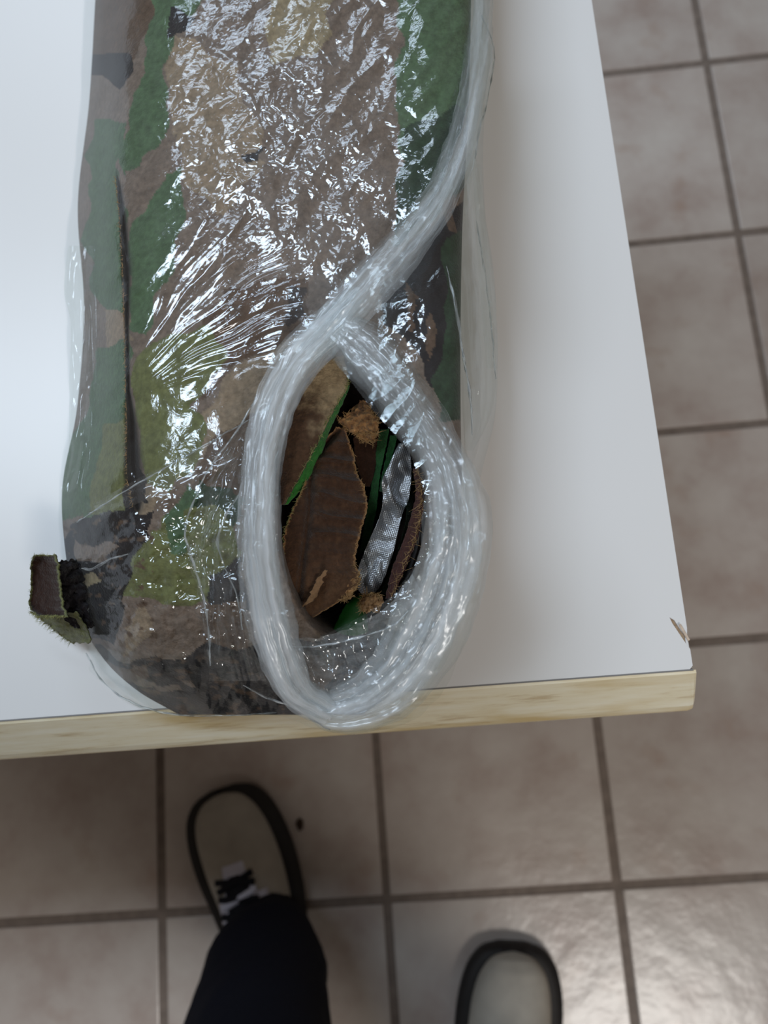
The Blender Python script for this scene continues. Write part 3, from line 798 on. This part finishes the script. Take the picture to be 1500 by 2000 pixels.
def film_sheet(name, keys, n, m, zf, mat=None, col=None, seed=0):
    K = np.array([(k[0], k[1], k[2], k[3], k[4], k[5] if len(k) > 5 else k[0]) for k in keys], float)
    A = crom(K, np.arange(len(K)), n)
    u = np.linspace(0, 1, m)[None, :]
    px = A[:, 1:2] * (1 - u) + A[:, 3:4] * u; py = A[:, 0:1] * (1 - u) + A[:, 5:6] * u
    z = A[:, 2:3] * (1 - u) + A[:, 4:5] * u
    v = np.linspace(0, 1, n)[:, None] + 0 * u
    px2, py2, dz = zf(px, py, u + 0 * v, v)
    P = at(px2, py2, TZ + z + dz)
    c = np.full(px.shape + (3,), 1.0) if col is None else np.clip(col(px, py, u + 0 * v, v), 0, 8)[..., None] * np.ones(3)
    o = make_mesh(name, P, grid_faces(n, m), mat or MAT['film'], color=c)
    adopt(o, bag)
    return o

# loose pleats standing out on the right side
film_sheet('side_pleat', [(-150, 896, .070, 936, .042), (60, 900, .071, 948, .040), (100, 900, .071, 966, .038), (200, 898, .071, 952, .038), (300, 892, .070, 930, .040), (420, 888, .069, 912, .045)], 200, 60,
           lambda px, py, u, v: (px + 3 * noise(py / 40, u * 2, 3) * u, py, .004 * noise(u * 5, py / 120, 4) + .003 * u * noise(py / 30, u * 3, 5)), MAT['film_loose'])
film_sheet('side_pleat', [(300, 905, .066, 928, .040), (420, 900, .064, 948, .034), (560, 898, .060, 965, .030), (680, 900, .058, 972, .028), (780, 902, .056, 966, .030), (830, 905, .056, 950, .034), (880, 908, .055, 926, .040)], 220, 60,
           lambda px, py, u, v: (px + 3 * noise(py / 50, u * 2, 13) * u, py, .005 * noise(u * 6, py / 160, 14) + .003 * u * noise(py / 30, u * 3, 15)), MAT['film_loose'])
film_sheet('side_pleat', [(320, 922, .050, 940, .040), (460, 930, .046, 950, .036), (600, 940, .042, 962, .030), (720, 950, .040, 970, .028)], 140, 24,
           lambda px, py, u, v: (px + 2 * noise(py / 50, u * 2, 23) * u, py, .003 * noise(u * 3, py / 100, 24)), MAT['film_loose'])
# film hanging beyond the cloth on the left
film_sheet('side_pleat', [(480, 134, .030, 190, .036), (560, 125, .030, 190, .036), (640, 138, .030, 190, .036), (760, 135, .030, 188, .036), (880, 134, .030, 178, .036), (960, 118, .030, 165, .036)], 160, 50,
           lambda px, py, u, v: (px + 2 * noise(py / 40, u * 2, 33) * (1 - u), py, .003 * noise(u * 4, py / 90, 34)), MAT['film_loose'])
# torn fold of film left of the handle, over the olive cloth
film_sheet('film_fold', [(820, 470, .083, 505, .086), (900, 430, .082, 490, .087), (960, 395, .081, 485, .087), (1040, 372, .079, 480, .086), (1110, 372, .076, 476, .084), (1180, 392, .070, 480, .082), (1250, 400, .062, 490, .076), (1330, 408, .045, 520, .062)], 260, 110,
           lambda px, py, u, v: (px + 7 * noise(py / 35, u * 3, 43) * (1 - u), py, .0045 * np.abs(noise(u * 5 + py / 300, py / 110, 44)) + crumple(px, py, 14, 60, 8, .14, 45) - .002), MAT['film'],
           lambda px, py, u, v: 1.0 + 2.0 * fbm(u * 6, py / 80, 46, 3))
# straight edge of film across the lower left corner
film_sheet('film_fold', [(985, 180, .062, 200, .066, 1010), (940, 260, .080, 290, .080, 975), (900, 340, .082, 372, .083, 940), (850, 430, .084, 460, .085, 900)], 160, 40,
           lambda px, py, u, v: (px, py, .0015 * noise(u * 3, v * 8, 54)), MAT['film'])
# mouth of the bag: layer lying across the front end
film_sheet('bag_mouth', [(1262, 176, .036, 176, .004, 1312), (1272, 240, .052, 250, .006, 1372), (1276, 330, .062, 330, .008, 1396), (1270, 420, .066, 430, .010, 1398), (1262, 520, .070, 540, .016, 1398), (1252, 600, .074, 640, .034, 1428), (1215, 690, .078, 760, .036, 1424), (1150, 780, .080, 850, .040, 1370), (1050, 840, .082, 915, .044, 1240), (960, 850, .083, 950, .050, 1080)], 420, 130,
           lambda px, py, u, v: (px + 4 * noise(v * 30, u * 3, 62), py + 5 * noise(v * 24, u * 2, 63), .004 * noise(v * 16, u * 3, 64) + crumple(px, py, 16, 70, 9, .14, 65) + .008 * np.sin(u * math.pi)), MAT['film_loose'],
           lambda px, py, u, v: 0.35 + 1.2 * fbm(v * 26, u * 5, 66, 4) + 1.6 * np.exp(-(u / .03) ** 2) + 2.5 * sstep(.5, .7, v))

# milky crumpled film stretched across the bottom of the loop
film_sheet('film_fold', [(1242, 560, .076, 585, .068, 1345), (1246, 620, .077, 650, .066, 1375), (1222, 690, .078, 730, .068, 1360), (1185, 755, .080, 800, .070, 1300), (1120, 805, .082, 850, .074, 1200)], 160, 90,
           lambda px, py, u, v: (px, py + 4 * noise(v * 14, u * 2, 93), .003 * noise(v * 12, u * 3, 94) + crumple(px, py, 14, 60, 8, .13, 95)), MAT['film'],
           lambda px, py, u, v: 4.0 + 5.0 * fbm(v * 5 + u * 4, u * 9 - v * 5, 96, 4) + 3.0 * sstep(.5, 1, v))

# gathered handle: flattened tube of many pleats swept along a line
def rope(name, pts, wid, th, nl=320, nr=120, seed=0, ridges=9, haze=lambda s, a: 1.0, mat=None, layers=2, crump=0.0):
    """pts: (px, py, z above table); wid: half widths in metres; th: half thickness"""
    K = np.array([list(at(p[0], p[1], TZ + p[2])) for p in pts])
    W = np.array(wid, float)[:, None]; T = np.array(th, float)[:, None]
    A = crom(np.concatenate([K, W, T], 1), np.arange(len(K)), nl)
    Pc, w, t = A[:, :3], A[:, 3], A[:, 4]
    tan = np.gradient(Pc, axis=0); tan /= np.linalg.norm(tan, axis=1)[:, None]
    sd = np.cross(tan, [0, 0, 1.0]); sd /= np.linalg.norm(sd, axis=1)[:, None]
    up = np.cross(sd, tan)
    s = np.concatenate([[0], np.cumsum(np.linalg.norm(np.diff(Pc, axis=0), axis=1))])[:, None]
    a = np.linspace(0, 2 * math.pi, nr, endpoint=False)[None, :]
    VV = []; FF = []; CC = []
    for L in range(layers):
        k = 1.0 - 0.30 * L
        sk = seed + 100 * L
        ca, sa = np.cos(a), np.sin(a)
        aw = np.abs((a / math.pi + 0.5) % 2 - 1)       # mirror so the seam closes
        sw_ = s + 0.004 * noise(ca * 2, s / .02, sk + 9)
        cw = ca + 0.10 * noise(ca * 2 + 0 * s, s / 0.025, sk + 8)
        rid = 1 + 0.13 * noise(aw * ridges * .6, s / 0.03, sk) + 0.05 * noise(aw * ridges * 2.0, s / 0.05, sk + 1) + 0.12 * noise(s / .02, 0 * a + sk, sk + 2)
        tt = t[:, None] * k * (1 + 0.45 * ridged(cw * ridges * .30, sw_ / 0.07, sk + 3) + 0.08 * ridged(cw * ridges * .8, sw_ / 0.05, sk + 5) + 0.03 * noise(s / .006, ca * 4, sk + 7))
        X = ca * w[:, None] * k * rid + 0.0006 * noise(s / .006, ca * 3, sk + 4)
        Z = sa * tt * rid
        if crump:
            Z = Z + crump * crumple(s * 5000 + 0 * a, X * 5000 + 300 * (sa > 0), 14, 60, 9, .16, sk + 70) * (0.3 + np.abs(sa))
        P = Pc[:, None, :] + sd[:, None, :] * X[..., None] + up[:, None, :] * Z[..., None]
        off = sum(len(v) for v in VV)
        VV.append(P.reshape(-1, 3)); FF.append(grid_faces(nl, nr, closed=True, off=off))
        h = haze(s / s[-1], a) * (0.30 + 1.7 * np.clip(0.4 + 0.8 * noise(cw * ridges * .45, sw_ / 0.08, sk + 6) + 0.40 * noise(cw * ridges * 1.5, sw_ / .09, sk + 11), 0, 1.4)) * (1 - 0.7 * np.abs(ca) ** 3)
        CC.append(np.repeat(np.clip(h, 0, 2.2).reshape(-1, 1), 3, 1))
    o = make_mesh(name, np.concatenate(VV), np.concatenate(FF), mat or MAT['handle'], color=np.concatenate(CC))
    adopt(o, bag)
    return o

# diagonal gathered neck from the knot to the upper right
rope('gathered_neck', [(600, 690, .088), (650, 640, .090), (720, 560, .091), (790, 480, .090), (850, 400, .089), (892, 310, .086), (918, 200, .080), (935, 90, .070), (945, -60, .06)],
     [.006, .0085, .0095, .0085, .0078, .0070, .0060, .0055, .005], [.003, .004, .0045, .004, .004, .0035, .003, .003, .002], seed=5, ridges=6, haze=lambda s, a: 1.0 - 0.90 * s ** .7, crump=.25)
# left band of the loop
rope('handle', [(700, 575, .090), (640, 640, .092), (575, 715, .094), (533, 800, .096), (512, 900, .097), (506, 1000, .097), (508, 1080, .096), (522, 1180, .092), (545, 1270, .086), (580, 1352, .078), (640, 1392, .068)],
     [.004, .008, .0085, .0078, .0076, .0080, .0082, .0084, .0080, .0075, .005], [.003, .004, .0045, .0045, .005, .005, .005, .005, .0045, .004, .003], seed=15, ridges=6, haze=lambda s, a: 0.72 + 0.3 * s, crump=.12)
# right band of the loop, wider and looser
rope('handle', [(640, 640, .090), (690, 665, .091), (740, 715, .092), (790, 780, .092), (840, 850, .091), (875, 920, .090), (892, 1000, .089), (888, 1080, .087), (868, 1160, .084), (830, 1240, .079), (778, 1322, .073), (710, 1372, .068), (640, 1384, .065), (590, 1350, .067)],
     [.005, .0095, .0110, .0105, .0100, .0100, .0115, .0125, .0130, .0135, .0130, .0110, .008, .005], [.003, .004, .005, .005, .005, .0055, .006, .006, .006, .006, .006, .005, .004, .003],
     seed=25, ridges=6, haze=lambda s, a: 0.72 - 0.45 * np.exp(-((s - 0.22) / .16) ** 2), crump=.55)

# thin milky tubes added along film hems and creases as their bright glints
def crease(pts, w=.0007, seed=0):
    n = len(pts)
    rope('film_glint_line', pts, [w * (.15 if i in (0, n - 1) else .35 + .35 * ((i * 7 + seed) % 3) / 2) for i in range(n)], [w * .3] * n, nl=120, nr=14, seed=seed, ridges=2, layers=1, haze=lambda s, a: 0.35 + 0.7 * np.clip(noise(s * 9, 0 * a, seed), 0, 1))
crease([(500, 775, .088), (470, 830, .087), (440, 872, .086), (415, 905, .085), (390, 948, .083)], .0005, 301)
crease([(392, 950, .083), (370, 1000, .082), (362, 1045, .080), (378, 1100, .078), (398, 1170, .074), (408, 1240, .066), (410, 1300, .058)], .0007, 302)
crease([(470, 960, .088), (440, 1010, .085), (425, 1060, .083), (440, 1110, .082), (462, 1160, .080), (474, 1230, .076)], .0006, 303)
crease([(872, 520, .078), (890, 600, .077), (904, 690, .072), (918, 770, .066), (922, 850, .060)], .0009, 304)
crease([(168, 1275, .006), (200, 1330, .006), (250, 1368, .007), (330, 1394, .008), (430, 1398, .008), (540, 1392, .012)], .0006, 305)
crease([(475, 1338, .050), (520, 1362, .046), (570, 1380, .042), (610, 1405, .038), (645, 1426, .034)], .0008, 306)
crease([(150, 1020, .050), (230, 968, .079), (320, 915, .083), (420, 858, .086), (500, 812, .088)], .0004, 307)
crease([(250, 1082, .080), (222, 1090, .078), (200, 1100, .074), (178, 1112, .070), (160, 1110, .064)], .0008, 308)
crease([(560, 1262, .080), (620, 1262, .080), (680, 1250, .082), (760, 1225, .083), (800, 1190, .084)], .0006, 309)
crease([(930, 430, .044), (945, 520, .040), (958, 620, .034), (968, 740, .031)], .0004, 310)
crease([(940, 30, .050), (965, 98, .040), (955, 180, .040), (935, 260, .040), (928, 310, .042)], .0004, 311)

# ------------------------------------------------------------------ person: trousers and shoes
person = empty('person', (0.30, -0.15, 0))
tag(person, 'person standing at the table in dark navy trousers and grey lace-up shoes', 'person')

def loft_tube(path, seed=0, n=90, m=48, wr=0.004):
    """path rows: x,y,z,rx,ry"""
    A = crom(np.array(path, float), np.arange(len(path)), n)
    a = np.linspace(0, 2 * math.pi, m, endpoint=False)[None, :]
    s = np.linspace(0, 1, n)[:, None]
    k = 1 + (0.05 * noise(np.cos(a) * 1.5 + s * 9, np.sin(a) * 1.5, seed) + 0.035 * noise(s * 26 + np.cos(a) * 2, np.sin(a) * 2 + 4, seed + 1)) * (wr / 0.004)
    P = np.stack([A[:, 0:1] + A[:, 3:4] * np.cos(a) * k, A[:, 1:2] + A[:, 4:5] * np.sin(a) * k, A[:, 2:3] + 0 * a], -1)
    V = P.reshape(-1, 3)
    Fs = [tuple(map(int, f)) for f in grid_faces(n, m, closed=True)]
    Fs += [tuple(range(m))[::-1], tuple((n - 1) * m + i for i in range(m))]
    return V, Fs

legL = [(0.160, -0.022, 0.056, .048, .058), (0.162, -0.027, 0.085, .058, .064), (0.166, -0.038, 0.13, .070, .074), (0.173, -0.065, 0.20, .077, .080), (0.19, -0.10, 0.32, .080, .085), (0.215, -0.16, 0.48, .085, .09), (0.25, -0.24, 0.68, .092, .10), (0.275, -0.30, 0.82, .098, .11), (0.30, -0.33, 0.90, .10, .11)]
legR = [(0.452, -0.245, 0.058, .050, .062), (0.450, -0.25, 0.09, .058, .068), (0.446, -0.26, 0.14, .070, .076), (0.442, -0.27, 0.22, .076, .080), (0.435, -0.28, 0.34, .080, .085), (0.425, -0.285, 0.50, .085, .09), (0.41, -0.30, 0.68, .092, .10), (0.395, -0.32, 0.82, .098, .11), (0.38, -0.33, 0.90, .10, .11)]
pel = [(0.34, -0.325, 0.78, .10, .10), (0.34, -0.325, 0.84, .165, .115), (0.34, -0.33, 0.92, .172, .12), (0.34, -0.335, 1.0, .16, .115), (0.34, -0.335, 1.04, .155, .11)]
VV = []; FF = []
for k, pth in enumerate((legL, legR, pel)):
    V, Fs = loft_tube(pth, 5 + k * 9)
    off = sum(len(v) for v in VV)
    VV.append(V); FF += [tuple(i + off for i in f) for f in Fs]
tr = make_mesh('trousers', np.concatenate(VV), FF, MAT['trousers'])
tr['label'] = 'dark navy cloth trousers'
rm = tr.modifiers.new('one_surface', 'REMESH'); rm.mode = 'VOXEL'; rm.voxel_size = 0.007; rm.use_smooth_shade = True
adopt(tr, person)

def limb(path, n=60, m=28, seed=0):
    A = crom(np.array(path, float), np.arange(len(path)), n)
    tg = np.gradient(A[:, :3], axis=0); tg /= np.linalg.norm(tg, axis=1)[:, None]
    e1 = np.cross(tg, [0.31, 0.2, 0.93]); e1 /= np.linalg.norm(e1, axis=1)[:, None]; e2 = np.cross(tg, e1)
    a = np.linspace(0, 2 * math.pi, m, endpoint=False)[None, :, None]
    P = A[:, None, :3] + A[:, None, 3:4] * (e1[:, None, :] * np.cos(a) + e2[:, None, :] * np.sin(a))
    return P.reshape(-1, 3), [tuple(map(int, f)) for f in grid_faces(n, m, closed=True)] + [tuple(range(m))[::-1], tuple((n - 1) * m + i for i in range(m))]

def merged(name, pieces, mat, voxel, label=None):
    VV = []; FF = []
    for V, Fs in pieces:
        off = sum(len(v) for v in VV); VV.append(V); FF += [tuple(i + off for i in f) for f in Fs]
    o = make_mesh(name, np.concatenate(VV), FF, mat)
    q = o.modifiers.new('one_surface', 'REMESH'); q.mode = 'VOXEL'; q.voxel_size = voxel; q.use_smooth_shade = True
    if label: o['label'] = label
    adopt(o, person)
    return o

# upper body, out of frame but standing over the floor: hands in the jacket pockets, head bent to the table
torso = [(0.34, -0.335, 0.93, .178, .125), (0.34, -0.34, 1.08, .172, .120), (0.34, -0.345, 1.24, .185, .125), (0.34, -0.335, 1.36, .195, .115), (0.34, -0.325, 1.44, .165, .085), (0.34, -0.31, 1.49, .075, .065)]
merged('jacket', [loft_tube(torso, 41), limb([(0.17, -0.33, 1.41, .062), (0.12, -0.36, 1.28, .056), (0.09, -0.40, 1.13, .052), (0.13, -0.31, 1.04, .048), (0.20, -0.25, 0.99, .044)]),
                  limb([(0.51, -0.33, 1.41, .062), (0.56, -0.36, 1.28, .056), (0.59, -0.40, 1.13, .052), (0.55, -0.31, 1.04, .048), (0.48, -0.25, 0.99, .044)])], MAT['trousers'], 0.009, 'dark jacket')
def ball(c, r, n=24):
    u = np.linspace(0.02, math.pi - .02, n)[:, None]; a = np.linspace(0, 2 * math.pi, n * 2, endpoint=False)[None, :]
    P = np.stack([c[0] + r[0] * np.sin(u) * np.cos(a), c[1] + r[1] * np.sin(u) * np.sin(a), c[2] + r[2] * np.cos(u) + 0 * a], -1)
    m = 2 * n
    return P.reshape(-1, 3), [tuple(map(int, f)) for f in grid_faces(n, m, closed=True)] + [tuple(range(m)), tuple((n - 1) * m + i for i in range(m))[::-1]]
MAT['skin'] = principled('skin', srgb(196, 158, 134), 0.55, 0.35, 30, 0.06)
MAT['hair'] = principled('hair', srgb(50, 40, 34), 0.6, 0.3, 200, 0.3)
HC = (0.34, -0.245, 1.62)
merged('head', [ball(HC, (.076, .095, .112)), limb([(0.34, -0.315, 1.45, .056), (0.34, -0.285, 1.55, .054)], 12), ball((.34, HC[1] + .095, 1.60), (.014, .020, .026)), ball((.34, HC[1] + .07, 1.535), (.040, .026, .026)),
                ball((.262, HC[1] - .005, 1.615), (.010, .020, .032)), ball((.418, HC[1] - .005, 1.615), (.010, .020, .032)), ball((.34, HC[1] + .088, 1.565), (.026, .010, .008))], MAT['skin'], 0.005)
merged('hair', [ball((HC[0], HC[1] - .014, HC[2] + .022), (.083, .096, .104))], MAT['hair'], 0.006, 'short dark hair')
for sx in (-.031, .031):
    V, Fs = ball((HC[0] + sx, HC[1] + .083, 1.625), (.013, .010, .010), 12)
    adopt(make_mesh('eye', V, Fs, MAT['shoe_trim']), person)

def shoe(x, y, ang, mirror=1, label=None):
    """toe tip at x,y; ang = heading of the toe"""
    L = 0.285
    r = empty('shoe', (x, y, 0))
    ca, sa = math.cos(ang), math.sin(ang)
    def W(p):   # local: p[0] distance back from the toe tip, p[1] sideways, p[2] up
        p = np.asarray(p, float)
        lx, ly = -p[..., 0], p[..., 1] * mirror
        return np.stack([x + lx * ca - ly * sa, y + lx * sa + ly * ca, p[..., 2]], -1)
    # outline of the sole: half widths and centre line along the length
    ts = np.array([0, .02, .06, .12, .22, .36, .52, .68, .82, .93, .98, 1.0])
    hw = np.array([.006, .025, .038, .047, .053, .054, .049, .042, .039, .035, .023, .004])
    cl = np.array([.006, .006, .006, .005, .003, .0, -.003, -.002, 0, 0, 0, 0])
    n = 80
    t = 0.5 - 0.5 * np.cos(np.linspace(0, math.pi, n))
    w = crom(np.stack([hw, cl], 1), ts, 2001); tt = np.linspace(0, 1, 2001)
    hwt = np.interp(t, tt, w[:, 0]); clt = np.interp(t, tt, w[:, 1])
    # sole: closed ring profile with rounded edge
    prof = [(0.94, 0.0), (1.02, 0.004), (1.04, 0.014), (1.02, 0.024), (0.93, 0.028), (0, 0.029)]
    def ring(kx, z):
        a = np.stack([t * L, clt + hwt * kx + (0.010 if kx > 1 else 0.004), np.full(n, z)], -1)
        b = np.stack([t * L, clt - hwt * kx - (0.010 if kx > 1 else 0.004), np.full(n, z)], -1)[::-1]
        p = np.concatenate([a, b])
        p[:, 0] = (p[:, 0] - L / 2) * (1 + (kx - 1) * .4 if kx > .5 else 1) + L / 2
        return p
    Ps = np.stack([ring(k if k > 0 else 0.02, z) for k, z in prof])
    m = 2 * n
    Fs = [tuple(map(int, f)) for f in grid_faces(len(prof), m, closed=True)] + [tuple(range(m))[::-1]]
    so = make_mesh('sole', W(Ps).reshape(-1, 3), Fs, MAT['sole']); adopt(so, r)
    # upper: half-ring sections over the foot
    topz = np.interp(t, [0, .02, .06, .14, .26, .38, .50, .62, .72, .85, .96, 1], [.028, .045, .056, .064, .070, .082, .096, .104, .104, .100, .094, .075])
    a = np.linspace(0, math.pi, 41)
    sec = []
    for i in range(n):
        c = np.cos(a); s = np.sin(a) ** 0.75
        sec.append(np.stack([np.full(41, t[i] * L * .97 + .004), clt[i] + hwt[i] * 0.93 * np.sign(c) * np.abs(c) ** 0.85 * (1 - 0.32 * s * min(1, t[i] * 2)), 0.026 + (topz[i] - .026) * s], -1))
    sec = np.array(sec)
    up = make_mesh('upper', W(sec).reshape(-1, 3), grid_faces(n, 41), MAT['shoe']); adopt(up, r)
    # pale eyestay ring around the lacing, dark tongue, black laces
    def band(name, t0, t1, w0, w1, lift, mat, hollow=False):
        q = np.linspace(t0, t1, 30); v = []
        for qq in q:
            zt = np.interp(qq, t, topz); cc = np.interp(qq, t, clt)
            f = (qq - t0) / (t1 - t0); ww = (w0 + (w1 - w0) * f) * (min(1, (f + .02) / .12) ** .5)
            u = np.linspace(-1, 1, 13)
            v.append(np.stack([np.full(13, qq * L), cc + u * ww, zt + lift - 0.018 * (np.abs(u) * ww / .03) ** 2.2 - .001], -1))
        v = np.array(v)
        o = make_mesh(name, W(v).reshape(-1, 3), grid_faces(30, 13), mat); adopt(o, r)
        sm = o.modifiers.new('solid', 'SOLIDIFY'); sm.thickness = .002; sm.offset = -1
        return o
    band('eyestay', .30, .66, .030, .034, .0025, MAT['shoe_trim'])
    band('tongue', .345, .70, .014, .022, .0042, MAT['lace'])
    for k in range(4):
        qq = .37 + .065 * k
        zt = np.interp(qq, t, topz); cc = np.interp(qq, t, clt)
        for sgn in (-1, 1):
            pth = [(qq * L - .006 * sgn, cc - .024, zt + .001), (qq * L, cc, zt + .008), (qq * L + .006 * sgn, cc + .024, zt + .001)]
            pw = W(np.array(pth))
            q = np.linspace(0, 1, 13)[:, None]
            cl_ = pw[0] * (1 - q) ** 2 + 2 * pw[1] * q * (1 - q) * 1.0 + pw[2] * q ** 2
            tg = np.gradient(cl_, axis=0); tg /= np.linalg.norm(tg, axis=1)[:, None]
            sdv = np.cross(tg, [0, 0, 1.0]); sdv /= np.linalg.norm(sdv, axis=1)[:, None]; upv = np.cross(sdv, tg)
            an = np.linspace(0, 2 * math.pi, 10, endpoint=False)[None, :, None]
            tb_ = cl_[:, None, :] + sdv[:, None, :] * np.cos(an) * .0040 + upv[:, None, :] * np.sin(an) * .0022
            lf = [tuple(map(int, f)) for f in grid_faces(13, 10, closed=True)] + [tuple(range(10))[::-1], tuple(120 + i for i in range(10))]
            adopt(make_mesh('lace', tb_.reshape(-1, 3), lf, MAT['shoe_trim'] if (k in (1, 3) and sgn > 0) else MAT['lace']), r)
    if label: r['label'] = label
    r.parent = person; r.matrix_parent_inverse = Matrix.Translation(person.location).inverted()
    return r
tl = at(440, 1540, 0.02); trr = at(992, 1846, 0.02)
shoe(tl[0], tl[1], math.radians(104), 1, 'grey lace-up shoe in the shade of the table')
shoe(trr[0], trr[1], math.radians(84), -1, 'grey shoe toe on the lit tiles')

# small dark crumb on the tile beside the shoe
cb = bmesh.new(); bmesh.ops.create_icosphere(cb, subdivisions=3, radius=0.006)
for v in cb.verts:
    k = 1 + 0.3 * float(noise(v.co.x * 300, v.co.y * 300 + v.co.z * 200, 3))
    v.co = Vector((v.co.x * k * 0.8, v.co.y * k * 1.3, v.co.z * k * 0.35))
crumb = bm_obj('floor_crumb', cb, MAT['crumb'], smooth=True)
c = at(586, 1610, 0.0); crumb.location = (c[0], c[1], 0.0019)
tag(crumb, 'small dark crumb lying on the floor tile beside the shaded shoe', 'crumb')
